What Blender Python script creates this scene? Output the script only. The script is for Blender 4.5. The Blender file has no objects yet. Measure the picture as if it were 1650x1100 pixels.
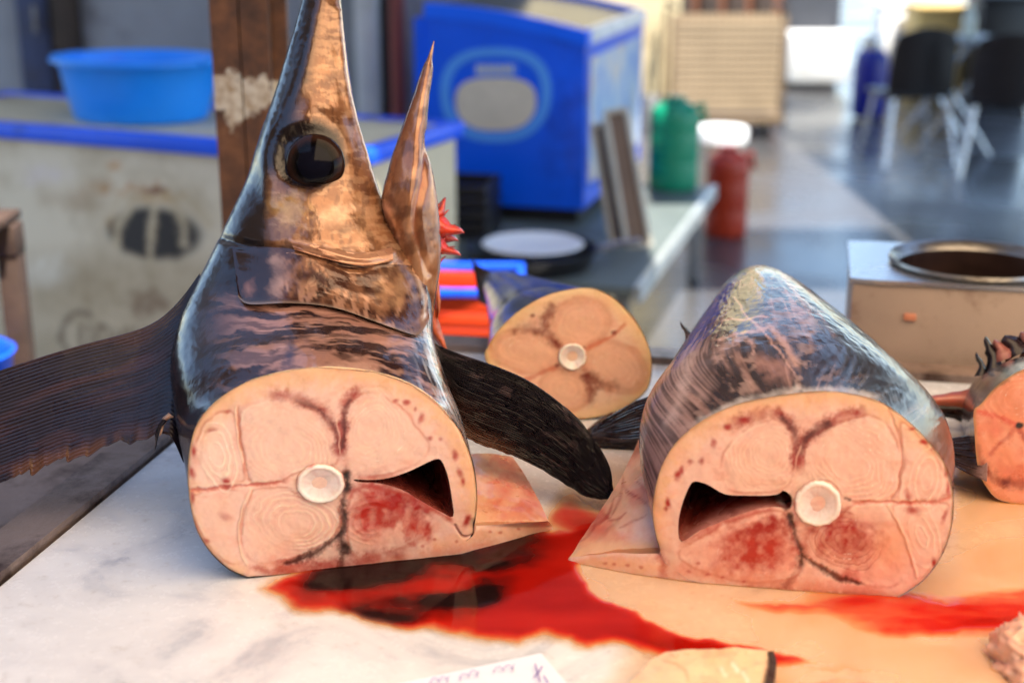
import bpy, bmesh, math, random
import numpy as np
from math import radians as R, sin, cos, pi
from mathutils import Vector
from mathutils.bvhtree import BVHTree

random.seed(4)
rng = np.random.default_rng(7)
sc = bpy.context.scene
COL = sc.collection

# ------------------------------------------------------------------ camera, sky, sun, exposure
W_PX, H_PX, LENS = 1650.0, 1100.0, 50.0
FPX = W_PX * LENS / 36.0
PITCH = R(17.0)
CAM = np.array([0.0, 0.0, 1.56])
cam_data = bpy.data.cameras.new('camera')
cam_data.lens = LENS
cam_data.sensor_width = 36.0
cam_data.clip_start = 0.05
cam_data.clip_end = 500
cam_data.dof.use_dof = True
cam_data.dof.focus_distance = 1.68
cam_data.dof.aperture_fstop = 2.6
cam = bpy.data.objects.new('camera', cam_data)
cam.location = CAM
cam.rotation_euler = (pi / 2 - PITCH, 0, 0)
COL.objects.link(cam)
sc.camera = cam

SUN_EL, SUN_AZ = 68.0, 150.0          # azimuth measured clockwise from +Y
world = bpy.data.worlds.new('World')
sc.world = world
world.use_nodes = True
wn = world.node_tree.nodes
sky = wn.new('ShaderNodeTexSky')
sky.sky_type = 'NISHITA'
sky.sun_disc = False
sky.sun_elevation = R(SUN_EL)
sky.sun_rotation = R(SUN_AZ)
sky.air_density = 1.0
sky.dust_density = 0.4
wn['Background'].inputs['Strength'].default_value = 0.15
world.node_tree.links.new(sky.outputs[0], wn['Background'].inputs['Color'])

sun_data = bpy.data.lights.new('sun', 'SUN')
sun_data.energy = 5.0
sun_data.angle = R(0.5)
sun_data.color = (1.0, 0.95, 0.87)
sun = bpy.data.objects.new('sun', sun_data)
sd = Vector((sin(R(SUN_AZ)) * cos(R(SUN_EL)), cos(R(SUN_AZ)) * cos(R(SUN_EL)), sin(R(SUN_EL))))
sun.rotation_euler = sd.to_track_quat('Z', 'Y').to_euler()
COL.objects.link(sun)

sc.view_settings.view_transform = 'Standard'
sc.view_settings.look = 'None'
sc.view_settings.gamma = 1.0
sc.view_settings.use_curve_mapping = False
sc.view_settings.exposure = 1.62
sc.cycles.use_denoising = True
sc.cycles.max_bounces = 8

# ------------------------------------------------------------------ viewing geometry helpers (pixel of the photo -> place in the world)
FV = np.array([0, cos(PITCH), -sin(PITCH)])
UV = np.array([0, sin(PITCH), cos(PITCH)])
RV = np.array([1.0, 0, 0])
TZ = 0.85                              # marble surface height

def ray(u, v):
    u = np.asarray(u, float); v = np.asarray(v, float)
    return ((u - W_PX / 2) / FPX)[..., None] * RV + (-(v - H_PX / 2) / FPX)[..., None] * UV + FV
def atd(u, v, d): return CAM + ray(u, v) * np.asarray(d, float)[..., None]
def onz(u, v, z):
    r = ray(u, v); t = (np.asarray(z, float) - CAM[2]) / r[..., 2]
    return CAM + r * t[..., None]
def aty(u, v, y):
    r = ray(u, v); t = np.asarray(y, float) / r[..., 1]
    return CAM + r * t[..., None]
def proj(P):
    q = np.asarray(P, float) - CAM
    d = q @ FV
    return W_PX / 2 + FPX * (q @ RV) / d, H_PX / 2 - FPX * (q @ UV) / d, d

def srgb(c):
    c = np.asarray(c, float) / 255.0
    return np.where(c <= 0.04045, c / 12.92, ((c + 0.055) / 1.055) ** 2.4)
def lin4(c): return tuple(srgb(c)) + (1.0,)

# ------------------------------------------------------------------ vectorised noise
_perm = np.concatenate([rng.permutation(256)] * 3)
_val = rng.random(256)
def vnoise(x, y, z=0.0):
    x, y, z = np.broadcast_arrays(np.asarray(x, float), np.asarray(y, float), np.asarray(z, float))
    xi, yi, zi = np.floor(x).astype(int), np.floor(y).astype(int), np.floor(z).astype(int)
    fx, fy, fz = x - xi, y - yi, z - zi
    fx, fy, fz = [f * f * (3 - 2 * f) for f in (fx, fy, fz)]
    def h(i, j, k): return _val[_perm[_perm[_perm[(xi + i) & 255] + ((yi + j) & 255)] + ((zi + k) & 255)]]
    def lp(a, b, t): return a + (b - a) * t
    c0 = lp(lp(h(0,0,0), h(1,0,0), fx), lp(h(0,1,0), h(1,1,0), fx), fy)
    c1 = lp(lp(h(0,0,1), h(1,0,1), fx), lp(h(0,1,1), h(1,1,1), fx), fy)
    return lp(c0, c1, fz)
def fbm(x, y, z=0.0, o=4):
    s = 0; a = 0.5; t = 0
    for k in range(o):
        s = s + a * vnoise(np.asarray(x) * 2 ** k + 17 * k, np.asarray(y) * 2 ** k + 31 * k, np.asarray(z) * 2 ** k); t += a; a *= 0.5
    return s / t
def sstep(a, b, x):
    t = np.clip((x - a) / (b - a), 0, 1)
    return t * t * (3 - 2 * t)

# ------------------------------------------------------------------ polygons
def seg_dist(px, py, pts, closed=False):
    """distance to polyline, and arc position 0..1"""
    pts = np.asarray(pts, float)
    if closed: pts = np.vstack([pts, pts[:1]])
    L = np.hypot(*np.diff(pts, axis=0).T); cum = np.concatenate([[0], np.cumsum(L)])
    best = np.full(px.shape, 1e9); pos = np.zeros(px.shape)
    for i in range(len(pts) - 1):
        a, b = pts[i], pts[i + 1]; d = b - a; ll = max(d @ d, 1e-9)
        t = np.clip(((px - a[0]) * d[0] + (py - a[1]) * d[1]) / ll, 0, 1)
        dd = np.hypot(px - a[0] - t * d[0], py - a[1] - t * d[1])
        m = dd < best
        best = np.where(m, dd, best); pos = np.where(m, cum[i] + t * L[i], pos)
    return best, pos / max(cum[-1], 1e-9)
def inside(px, py, poly):
    poly = np.asarray(poly, float); r = np.zeros(px.shape, bool)
    x0, y0 = poly[-1]
    for x1, y1 in poly:
        if y0 != y1:
            c = ((y1 > py) != (y0 > py)) & (px < (x0 - x1) * (py - y1) / (y0 - y1) + x1)
            r ^= c
        x0, y0 = x1, y1
    return r
def smooth_poly(pts, n=6, closed=True):
    p = np.asarray(pts, float); out = []; N = len(p)
    rngi = range(N if closed else N - 1)
    for i in rngi:
        if closed: a, b, c, d = p[i - 1], p[i], p[(i + 1) % N], p[(i + 2) % N]
        else: a, b, c, d = p[max(i - 1, 0)], p[i], p[i + 1], p[min(i + 2, N - 1)]
        for k in range(n):
            t = k / n
            out.append(0.5 * (2 * b + (c - a) * t + (2 * a - 5 * b + 4 * c - d) * t ** 2 + (-a + 3 * b - 3 * c + d) * t ** 3))
    if not closed: out.append(p[-1])
    return np.array(out)
def interp_poly(pts, t):
    p = np.asarray(pts, float); L = np.concatenate([[0], np.cumsum(np.linalg.norm(np.diff(p, axis=0), axis=1))])
    L = L / L[-1]
    return np.stack([np.interp(t, L, p[:, k]) for k in range(p.shape[1])], -1)

class Paint:
    """pigment painter: soft strokes, blobs and noise laid over a set of points"""
    def __init__(s, u, v, base, warp=3.0, wf=0.06):
        s.u0, s.v0 = np.asarray(u, float), np.asarray(v, float)
        n1 = fbm(s.u0 * wf, s.v0 * wf, 3.1) - 0.5; n2 = fbm(s.u0 * wf, s.v0 * wf, 9.7) - 0.5
        s.u, s.v = s.u0 + n1 * warp * 2, s.v0 + n2 * warp * 2
        s.c = np.tile(srgb(base), (s.u.size, 1)).reshape(s.u.shape + (3,))
        s.h = np.zeros(s.u.shape)
    def mix(s, m, col):
        m = np.clip(m, 0, 1)[..., None]
        s.c = s.c * (1 - m) + srgb(col) * m
    def stroke(s, pts, w, col, op=1.0, rag=0.0, taper=False, smooth=True, h=0.0, core=0.0, fade=0.1):
        p = smooth_poly(pts, 4, False) if smooth and len(pts) > 2 else pts
        d, t = seg_dist(s.u, s.v, p)
        if taper: w = w * (0.25 + 0.75 * np.sin(pi * np.clip(t, 0.02, 0.98)) ** 0.6)
        wn = np.mean(w)
        if wn > 3: d = d + (fbm(s.u0 * 0.11, s.v0 * 0.11, 5.0) - 0.5) * w * 0.9 + (fbm(s.u0 * 0.4, s.v0 * 0.4, 2.0, 3) - 0.5) * np.minimum(w, 12) * 0.6
        m = 1 - sstep(core, 1.0, d / (w * 1.15))
        if fade and wn > 3: m = m * sstep(0, fade, t + 0.03) * sstep(0, fade, 1.03 - t)
        if rag: m = m * np.clip(0.55 + 0.9 * (fbm(s.u0 * 0.05, s.v0 * 0.05, 5.0) - 0.35) * (1 + rag), 0.15, 1.15)
        s.mix(m * op, col)
        if h: s.h += m * h
    def blob(s, cx, cy, rx, ry, col, op=1.0, rot=0.0, soft=0.8, rag=0.0, h=0.0):
        c, si = cos(R(rot)), sin(R(rot))
        x, y = s.u - cx, s.v - cy
        r = np.hypot((x * c + y * si) / rx, (-x * si + y * c) / ry)
        if rag: r = r + (fbm(s.u * 0.09, s.v * 0.09, 2.2) - 0.5) * rag * 2
        m = 1 - sstep(1 - soft, 1.0, r)
        if rag: m = m * np.clip(0.75 + 1.0 * (fbm(s.u0 * 0.08, s.v0 * 0.08, 6.0) - 0.35), 0.3, 1.1)
        s.mix(m * op, col)
        if h: s.h += m * h
        return r
    def lobe(s, pts, tint, op=0.5, seam=(198, 112, 88), sop=0.6, h=0.0012):
        """one block of muscle: paler belly, darker seam round it, slightly domed"""
        tint = tuple(0.6 * np.array(tint) + 0.4 * np.array((255, 226, 216)))
        P_ = smooth_poly(pts, 4); d, _ = seg_dist(s.u, s.v, P_, True); ins = inside(s.u, s.v, P_)
        dn = np.where(ins, d, -d)
        s.mix(op * sstep(0, 22, dn) * (0.75 + 0.5 * fbm(s.u0 * 0.03, s.v0 * 0.03, 3.0)), tint)
        s.mix(sop * np.exp(-((dn + 1) / 2.6) ** 2) * sstep(0.25, 0.6, fbm(s.u0 * 0.03, s.v0 * 0.03, 12.0)), seam)
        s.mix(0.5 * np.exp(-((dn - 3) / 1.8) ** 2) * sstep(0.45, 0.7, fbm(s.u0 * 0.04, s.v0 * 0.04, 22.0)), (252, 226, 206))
        s.h += h * 0.3 * sstep(-3, 24, dn)
    def rings(s, cx, cy, rx, ry, rot, n, col, op, h=0.0, r0=0.15, squash=1.0):
        """fine concentric muscle layers, with a few wet glints painted on as white dots"""
        c, si = cos(R(rot)), sin(R(rot))
        x, y = s.u - cx, s.v - cy
        r = np.hypot((x * c + y * si) / rx, (-x * si + y * c) / ry)
        r = r + (fbm(s.u0 * 0.018, s.v0 * 0.018, cx * 0.1) - 0.5) * 0.42 + (fbm(s.u0 * 0.10, s.v0 * 0.10, 8.0, 3) - 0.5) * 0.04
        ph = r * n * 0.95
        w = np.abs((ph % 1.0) - 0.5) * 2
        band = sstep(r0, r0 + 0.2, r) * (1 - sstep(0.8, 1.08, r))
        part = 0.25 + 0.75 * sstep(0.38, 0.62, fbm(s.u0 * 0.022, s.v0 * 0.022, 1.0 + cy * 0.1))
        line = sstep(0.62, 0.98, w) * band * part
        s.mix(np.clip(line * op * 0.8, 0, .9), tuple(np.minimum(255, np.array(col) + 8)))
        s.mix(sstep(0.7, 1.0, 1 - w) * band * part * op * 0.3, (212, 124, 98))
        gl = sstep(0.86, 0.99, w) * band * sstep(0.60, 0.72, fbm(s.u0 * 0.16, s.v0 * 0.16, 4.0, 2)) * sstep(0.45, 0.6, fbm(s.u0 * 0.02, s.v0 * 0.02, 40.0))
        s.mix(gl * min(1.0, op * 1.2), (255, 246, 236))  # specular glints put into the colour
        s.h += line * h * 0.35

# ------------------------------------------------------------------ objects
def thing(name, label, cat, loc=(0, 0, 0), group=None):
    o = bpy.data.objects.new(name, None)
    o.empty_display_size = 0.05
    COL.objects.link(o); o.location = loc
    o['label'] = label; o['category'] = cat
    if group: o['group'] = group
    return o
def tag(o, label, cat, group=None):
    o['label'] = label; o['category'] = cat
    if group: o['group'] = group
    return o
def world_loc(o):
    l = Vector(o.location); p = o.parent
    while p is not None: l += p.location; p = p.parent
    return np.array(l)
def mesh(name, V, F, mat, parent=None, col=None, smooth=True, attrs=None, auto=None):
    V = np.asarray(V, float)
    if parent is not None: org = world_loc(parent); loc = np.zeros(3)
    else:
        mn, mx = V.min(0), V.max(0); org = np.array([(mn[0] + mx[0]) / 2, (mn[1] + mx[1]) / 2, mn[2]]); loc = org
    me = bpy.data.meshes.new(name)
    me.from_pydata((V - org).tolist(), [], F.tolist() if hasattr(F, 'tolist') else F)
    me.validate()
    if smooth: me.polygons.foreach_set('use_smooth', np.ones(len(me.polygons), bool))
    if col is not None:
        a = me.attributes.new('Col', 'FLOAT_COLOR', 'POINT')
        c4 = np.ones((len(V), 4)); c4[:, :3] = np.clip(col, 0, 1)
        a.data.foreach_set('color', c4.ravel())
    for k, arr in (attrs or {}).items():
        a = me.attributes.new(k, 'FLOAT', 'POINT'); a.data.foreach_set('value', np.asarray(arr, float).ravel())
    if auto is not None: me.set_sharp_from_angle(angle=R(auto))
    me.materials.append(mat)
    o = bpy.data.objects.new(name, me)
    o.location = loc
    COL.objects.link(o)
    if parent is not None: o.parent = parent
    me.update()
    return o
def grid_faces(m, n, wrap=False):
    i = np.arange(m - 1)[:, None]; j = np.arange(n if wrap else n - 1)[None, :]
    j2 = (j + 1) % n
    return np.stack([i * n + j, i * n + j2, (i + 1) * n + j2, (i + 1) * n + j], -1).reshape(-1, 4)

class MB:
    """collects simple solids, links them as one mesh"""
    def __init__(s): s.bm = bmesh.new()
    def box(s, c, size, rz=0.0, bev=0.0, rx=0.0, ry=0.0):
        r = bmesh.ops.create_cube(s.bm, size=1.0); vs = r['verts']
        bmesh.ops.scale(s.bm, vec=size, verts=vs)
        if bev > 0:
            es = list({e for v in vs for e in v.link_edges})
            b = bmesh.ops.bevel(s.bm, geom=es, offset=min(bev, min(size) * 0.45), segments=2, affect='EDGES', profile=0.5)
            vs = list({v for f in b['faces'] for v in f.verts} | {v for v in vs if v.is_valid})
        from mathutils import Matrix
        M = Matrix.Translation(c) @ Matrix.Rotation(rz, 4, 'Z') @ Matrix.Rotation(ry, 4, 'Y') @ Matrix.Rotation(rx, 4, 'X')
        bmesh.ops.transform(s.bm, matrix=M, verts=vs)
        return s
    def tube(s, pts, r, seg=10, cap=True):
        pts = [Vector(p) for p in pts]; rr = r if hasattr(r, '__len__') else [r] * len(pts)
        rings = []; up = None
        for i, p in enumerate(pts):
            t = (pts[min(i + 1, len(pts) - 1)] - pts[max(i - 1, 0)]).normalized()
            if up is None:
                up = t.orthogonal().normalized()
            up = (up - t * up.dot(t)).normalized(); b = t.cross(up)
            rings.append([s.bm.verts.new(p + (up * cos(2 * pi * k / seg) + b * sin(2 * pi * k / seg)) * rr[i]) for k in range(seg)])
        for a, b in zip(rings, rings[1:]):
            for k in range(seg): s.bm.faces.new((a[k], a[(k + 1) % seg], b[(k + 1) % seg], b[k]))
        if cap:
            s.bm.faces.new(rings[0][::-1]); s.bm.faces.new(rings[-1])
        return s
    def lathe(s, prof, c=(0, 0, 0), seg=32, sx=1.0, sy=1.0, rz=0.0, caps=True):
        rings = []
        for r, z in prof:
            ring = []
            for k in range(seg):
                a = 2 * pi * k / seg; x, y = r * cos(a) * sx, r * sin(a) * sy
                ring.append(s.bm.verts.new((c[0] + x * cos(rz) - y * sin(rz), c[1] + x * sin(rz) + y * cos(rz), c[2] + z)))
            rings.append(ring)
        for a, b in zip(rings, rings[1:]):
            for k in range(seg): s.bm.faces.new((a[k], a[(k + 1) % seg], b[(k + 1) % seg], b[k]))
        if caps and prof[0][0] > 1e-4: s.bm.faces.new(rings[0][::-1])
        if caps and prof[-1][0] > 1e-4: s.bm.faces.new(rings[-1])
        return s
    def prism(s, poly, d, bev=0.0):
        """poly: list of 3-D points; d: extrusion vector"""
        d = Vector(d)
        a = [s.bm.verts.new(Vector(p)) for p in poly]; b = [s.bm.verts.new(Vector(p) + d) for p in poly]
        n = len(a)
        s.bm.faces.new(a[::-1]); s.bm.faces.new(b)
        for i in range(n): s.bm.faces.new((a[i], a[(i + 1) % n], b[(i + 1) % n], b[i]))
        return s
    def build(s, name, mat, parent=None, smooth=True, auto=35):
        bmesh.ops.remove_doubles(s.bm, verts=s.bm.verts, dist=1e-6)
        bmesh.ops.recalc_face_normals(s.bm, faces=s.bm.faces)
        s.bm.verts.ensure_lookup_table()
        V = np.array([v.co[:] for v in s.bm.verts]); F = [[v.index for v in f.verts] for f in s.bm.faces]
        s.bm.verts.index_update(); F = [[v.index for v in f.verts] for f in s.bm.faces]
        s.bm.free()
        return mesh(name, V, F, mat, parent, smooth=smooth, auto=auto if smooth else None)

# ------------------------------------------------------------------ materials
MATS = {}
def newmat(name):
    m = bpy.data.materials.new(name); m.use_nodes = True
    nt = m.node_tree; b = nt.nodes['Principled BSDF']
    MATS[name] = m
    return m, nt, b
def N(nt, t, **kw):
    n = nt.nodes.new(t)
    for k, v in kw.items():
        if k in n.inputs: n.inputs[k].default_value = v
        else: setattr(n, k, v)
    return n
def ramp(nt, fac, stops):
    r = nt.nodes.new('ShaderNodeValToRGB'); e = r.color_ramp.elements
    while len(e) < len(stops): e.new(0.5)
    for i, (p, c) in enumerate(stops): e[i].position = p; e[i].color = c if len(c) == 4 else tuple(c) + (1,)
    nt.links.new(fac, r.inputs[0])
    return r
def simple(name, col, rough=0.5, metal=0.0, var=0.18, scale=6.0, bump=0.15, bscale=60.0, coat=0.0, dirt=None, dirt_amt=0.5, dirt_scale=3.0, spec=0.5):
    """painted / plastic / metal surface with uneven colour, wear and relief"""
    m, nt, b = newmat(name)
    tc = N(nt, 'ShaderNodeTexCoord')
    n1 = N(nt, 'ShaderNodeTexNoise', Scale=scale, Detail=6.0, Roughness=0.6)
    nt.links.new(tc.outputs['Object'], n1.inputs['Vector'])
    c = np.array(srgb(col))
    r = ramp(nt, n1.outputs['Fac'], [(0.3, tuple(np.clip(c * (1 - var), 0, 1))), (0.7, tuple(np.clip(c * (1 + var), 0, 1)))])
    out = r.outputs[0]
    if dirt is not None:
        n2 = N(nt, 'ShaderNodeTexNoise', Scale=dirt_scale, Detail=9.0, Roughness=0.7)
        nt.links.new(tc.outputs['Object'], n2.inputs['Vector'])
        dr = ramp(nt, n2.outputs['Fac'], [(0.62 - 0.25 * dirt_amt, (0, 0, 0, 1)), (0.75 - 0.2 * dirt_amt, (1, 1, 1, 1))])
        mx = N(nt, 'ShaderNodeMix', data_type='RGBA')
        nt.links.new(dr.outputs[0], mx.inputs[0]); nt.links.new(out, mx.inputs[6]); mx.inputs[7].default_value = lin4(dirt)
        out = mx.outputs[2]
    nt.links.new(out, b.inputs['Base Color'])
    rr = N(nt, 'ShaderNodeMapRange'); nt.links.new(n1.outputs['Fac'], rr.inputs[0])
    rr.inputs[3].default_value = max(rough - 0.12, 0.02); rr.inputs[4].default_value = min(rough + 0.12, 1)
    nt.links.new(rr.outputs[0], b.inputs['Roughness'])
    b.inputs['Metallic'].default_value = metal
    b.inputs['Coat Weight'].default_value = coat
    b.inputs['Specular IOR Level'].default_value = spec
    if bump:
        n3 = N(nt, 'ShaderNodeTexNoise', Scale=bscale, Detail=4.0)
        nt.links.new(tc.outputs['Object'], n3.inputs['Vector'])
        bp = N(nt, 'ShaderNodeBump', Strength=bump, Distance=0.004)
        nt.links.new(n3.outputs['Fac'], bp.inputs['Height']); nt.links.new(bp.outputs[0], b.inputs['Normal'])
    return m
def painted(name, rough=0.35, rvar=0.15, sss=0.0, coat=0.0, coat_rough=0.1, bump=0.2, bscale=(120, 120, 120), spec=0.5, metal=0.0, dist=0.0015, grain=0.14):
    """wet organic surface whose pigment is stored on the mesh"""
    m, nt, b = newmat(name)
    at = N(nt, 'ShaderNodeAttribute', attribute_name='Col')
    tc = N(nt, 'ShaderNodeTexCoord')
    nf = N(nt, 'ShaderNodeTexNoise', Scale=260.0, Detail=3.0); nt.links.new(tc.outputs['Object'], nf.inputs['Vector'])
    hs = N(nt, 'ShaderNodeHueSaturation'); nt.links.new(at.outputs['Color'], hs.inputs['Color'])
    mr = N(nt, 'ShaderNodeMapRange'); nt.links.new(nf.outputs['Fac'], mr.inputs[0]); mr.inputs[3].default_value = 1 - grain; mr.inputs[4].default_value = 1 + grain
    nt.links.new(mr.outputs[0], hs.inputs['Value'])
    nt.links.new(hs.outputs[0], b.inputs['Base Color'])
    n1 = N(nt, 'ShaderNodeTexNoise', Scale=35.0, Detail=5.0); nt.links.new(tc.outputs['Object'], n1.inputs['Vector'])
    rr = N(nt, 'ShaderNodeMapRange'); nt.links.new(n1.outputs['Fac'], rr.inputs[0])
    rr.inputs[1].default_value = 0.3; rr.inputs[2].default_value = 0.7
    rr.inputs[3].default_value = max(rough - rvar, 0.03); rr.inputs[4].default_value = rough + rvar
    nt.links.new(rr.outputs[0], b.inputs['Roughness'])
    b.inputs['Subsurface Weight'].default_value = sss
    b.inputs['Subsurface Radius'].default_value = (1.0, 0.35, 0.2)
    b.inputs['Subsurface Scale'].default_value = 0.006
    b.inputs['Coat Weight'].default_value = coat; b.inputs['Coat Roughness'].default_value = coat_rough
    b.inputs['Specular IOR Level'].default_value = spec; b.inputs['Metallic'].default_value = metal
    mp = N(nt, 'ShaderNodeMapping'); mp.inputs['Scale'].default_value = bscale
    nt.links.new(tc.outputs['Object'], mp.inputs['Vector'])
    n3 = N(nt, 'ShaderNodeTexNoise', Scale=1.0, Detail=5.0, Roughness=0.6); nt.links.new(mp.outputs[0], n3.inputs['Vector'])
    bp = N(nt, 'ShaderNodeBump', Strength=bump, Distance=dist)
    nt.links.new(n3.outputs['Fac'], bp.inputs['Height']); nt.links.new(bp.outputs[0], b.inputs['Normal'])
    nt.links.new(bp.outputs[0], b.inputs['Coat Normal'])
    return m

M_FLESH = painted('flesh', rough=0.36, rvar=0.14, sss=0.4, coat=0.5, coat_rough=0.06, bump=0.16, bscale=(140, 140, 140), dist=0.001, grain=0.05)
M_SKIN = painted('skin', rough=0.16, rvar=0.06, coat=0.0, coat_rough=0.05, bump=0.22, bscale=(190, 22, 190), spec=0.34)
M_HEAD = painted('head_skin', rough=0.2, rvar=0.08, coat=0.3, coat_rough=0.05, bump=0.38, bscale=(70, 70, 45), spec=0.6, metal=0.3, dist=0.002)
M_FIN = painted('fin_skin', rough=0.27, rvar=0.10, coat=0.0, bump=0.25, bscale=(150, 150, 150), spec=0.35)
M_BONE = painted('bone', rough=0.22, rvar=0.08, sss=0.2, coat=0.5, bump=0.2, bscale=(150, 150, 150))
M_MEMB = painted('membrane', rough=0.25, rvar=0.1, coat=0.5, bump=0.4, bscale=(90, 90, 90))

# ================================================================== SETTING
# wet asphalt street
def asphalt():
    m, nt, b = newmat('wet_asphalt')
    tc = N(nt, 'ShaderNodeTexCoord')
    big = N(nt, 'ShaderNodeTexNoise', Scale=0.9, Detail=4.0, Roughness=0.55); nt.links.new(tc.outputs['Object'], big.inputs['Vector'])
    fine = N(nt, 'ShaderNodeTexNoise', Scale=55.0, Detail=4.0); nt.links.new(tc.outputs['Object'], fine.inputs['Vector'])
    c1 = ramp(nt, fine.outputs['Fac'], [(0.3, (0.028, 0.028, 0.030)), (0.7, (0.085, 0.083, 0.084))])
    wet = ramp(nt, big.outputs['Fac'], [(0.40, (0, 0, 0)), (0.62, (1, 1, 1))])
    mx = N(nt, 'ShaderNodeMix', data_type='RGBA'); nt.links.new(wet.outputs[0], mx.inputs[0])
    nt.links.new(c1.outputs[0], mx.inputs[6])
    mul = N(nt, 'ShaderNodeMix', data_type='RGBA', blend_type='MULTIPLY'); mul.inputs[0].default_value = 1
    nt.links.new(c1.outputs[0], mul.inputs[6]); mul.inputs[7].default_value = (1.35, 1.35, 1.38, 1)
    nt.links.new(mul.outputs[2], mx.inputs[7])
    nt.links.new(mx.outputs[2], b.inputs['Base Color'])
    rr = ramp(nt, big.outputs['Fac'], [(0.36, (0.10,) * 3), (0.66, (0.42,) * 3)])
    nt.links.new(rr.outputs[0], b.inputs['Roughness'])
    bp = N(nt, 'ShaderNodeBump', Strength=0.35, Distance=0.004)
    nt.links.new(fine.outputs['Fac'], bp.inputs['Height']); nt.links.new(bp.outputs[0], b.inputs['Normal'])
    b.inputs['Specular IOR Level'].default_value = 0.32
    b.inputs['Coat Weight'].default_value = 0.08; b.inputs['Coat Roughness'].default_value = 0.12
    return m
M_ASPHALT = asphalt()
g = mesh('ground', [(-40, -25, 0), (40, -25, 0), (40, 90, 0), (-40, 90, 0)], [[0, 1, 2, 3]], M_ASPHALT)
g['kind'] = 'structure'

M_PLASTER = simple('grey_plaster', (150, 150, 156), 0.85, var=0.22, scale=2.0, bump=0.4, bscale=30, dirt=(88, 80, 76), dirt_amt=0.35, dirt_scale=1.6)
M_CREAM = simple('cream_plaster', (226, 208, 164), 0.85, var=0.12, scale=2.0, bump=0.3, dirt=(170, 150, 115), dirt_amt=0.3)
M_BLUEDOOR = simple('blue_door_paint', (58, 66, 100), 0.6, var=0.2, scale=4, dirt=(60, 50, 45), dirt_amt=0.3)
M_DARKWOOD = simple('dark_wood', (62, 48, 40), 0.7, var=0.3, scale=8)
M_WHITEPAINT = simple('white_paint', (225, 225, 222), 0.5, var=0.08, dirt=(170, 160, 140), dirt_amt=0.2)
M_REDPIPE = simple('red_pipe_paint', (140, 62, 52), 0.55, var=0.2, dirt=(80, 50, 42), dirt_amt=0.3)
M_DKGREY = simple('dark_grey_paint', (58, 60, 66), 0.6, var=0.15)
M_STEEL = simple('worn_steel', (150, 146, 142), 0.30, metal=0.9, var=0.15, scale=14, bump=0.2, bscale=120, dirt=(70, 52, 44), dirt_amt=0.35, dirt_scale=9)
M_BLACKPL = simple('black_plastic', (22, 20, 22), 0.45, var=0.25)
M_GREYPL = simple('grey_plastic', (120, 122, 124), 0.5, var=0.15)

# building behind the freezers
bl = thing('market_building', 'grey plaster building front behind the chest freezer, blue door at its left', 'building', (-1.6, 6.9, 0))
MB().box((-2.1, 7.0, 1.6), (4.4, 0.3, 3.2)).build('wall', M_PLASTER, bl)
x0 = aty(30, 80, 6.8)[0]; x1 = aty(82, 80, 6.8)[0]
d = MB().box(((x0 + x1) / 2, 6.835, 1.05), (x1 - x0, 0.06, 2.1), bev=0.01).build('door', M_BLUEDOOR, bl)
MB().tube([(x1 - 0.05, 6.79, 1.0), (x1 - 0.05, 6.76, 1.0), (x1 - 0.05, 6.76, 1.12)], 0.008).build('handle', M_STEEL, d)
x2 = aty(130, 80, 6.8)[0]
MB().box(((x1 + x2) / 2 + .01, 6.82, 1.3), (x2 - x1 - .02, 0.09, 2.6), bev=0.01).build('dark_gap', M_DARKWOOD, bl)  # dark brown panel standing in for the gap beside the door
x3 = aty(572, 80, 6.6)[0]; x4 = aty(606, 80, 6.6)[0]
MB().box(((x3 + x4) / 2, 6.72, 1.6), (x4 - x3, 0.24, 3.2), bev=0.015).build('pilaster', M_WHITEPAINT, bl)
x5 = aty(650, 80, 6.7)[0]
MB().box(((x4 + x5) / 2 + .005, 6.82, 1.3), (x5 - x4 - .02, 0.08, 2.6)).build('doorway_panel', M_DARKWOOD, bl)
xp = aty(638, 80, 6.35)[0]
dp = MB().tube([(xp, 6.45, 0.0), (xp, 6.45, 3.2)], 0.034, 14)
for z in (0.5, 1.2, 2.0): dp.tube([(xp, 6.45, z), (xp, 6.45, z + 0.03)], 0.042, 14)
tag(dp.build('drain_pipe', M_REDPIPE), 'rust red drain pipe rising between the fish beak and the blue ice-cream freezer', 'pipe')

# cream building further back
c1 = aty(1030, 60, 10.5)[0]; c2 = aty(1096, 60, 10.5)[0]
cb = thing('cream_building', 'cream plaster house corner behind the green canister and the mesh cart', 'building', ((c1 + c2) / 2 - 1.2, 10.9, 0))
MB().box(((c1 - 2.2 + c2) / 2, 10.9, 1.7), (c2 - c1 + 2.2, 0.8, 3.4), bev=0.02).build('wall', M_CREAM, cb)
MB().box(((c1 - 2.2 + c2) / 2, 10.45, 0.12), (c2 - c1 + 2.24, 0.08, 0.24), bev=0.01).build('plinth', M_GREYPL, cb)
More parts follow.
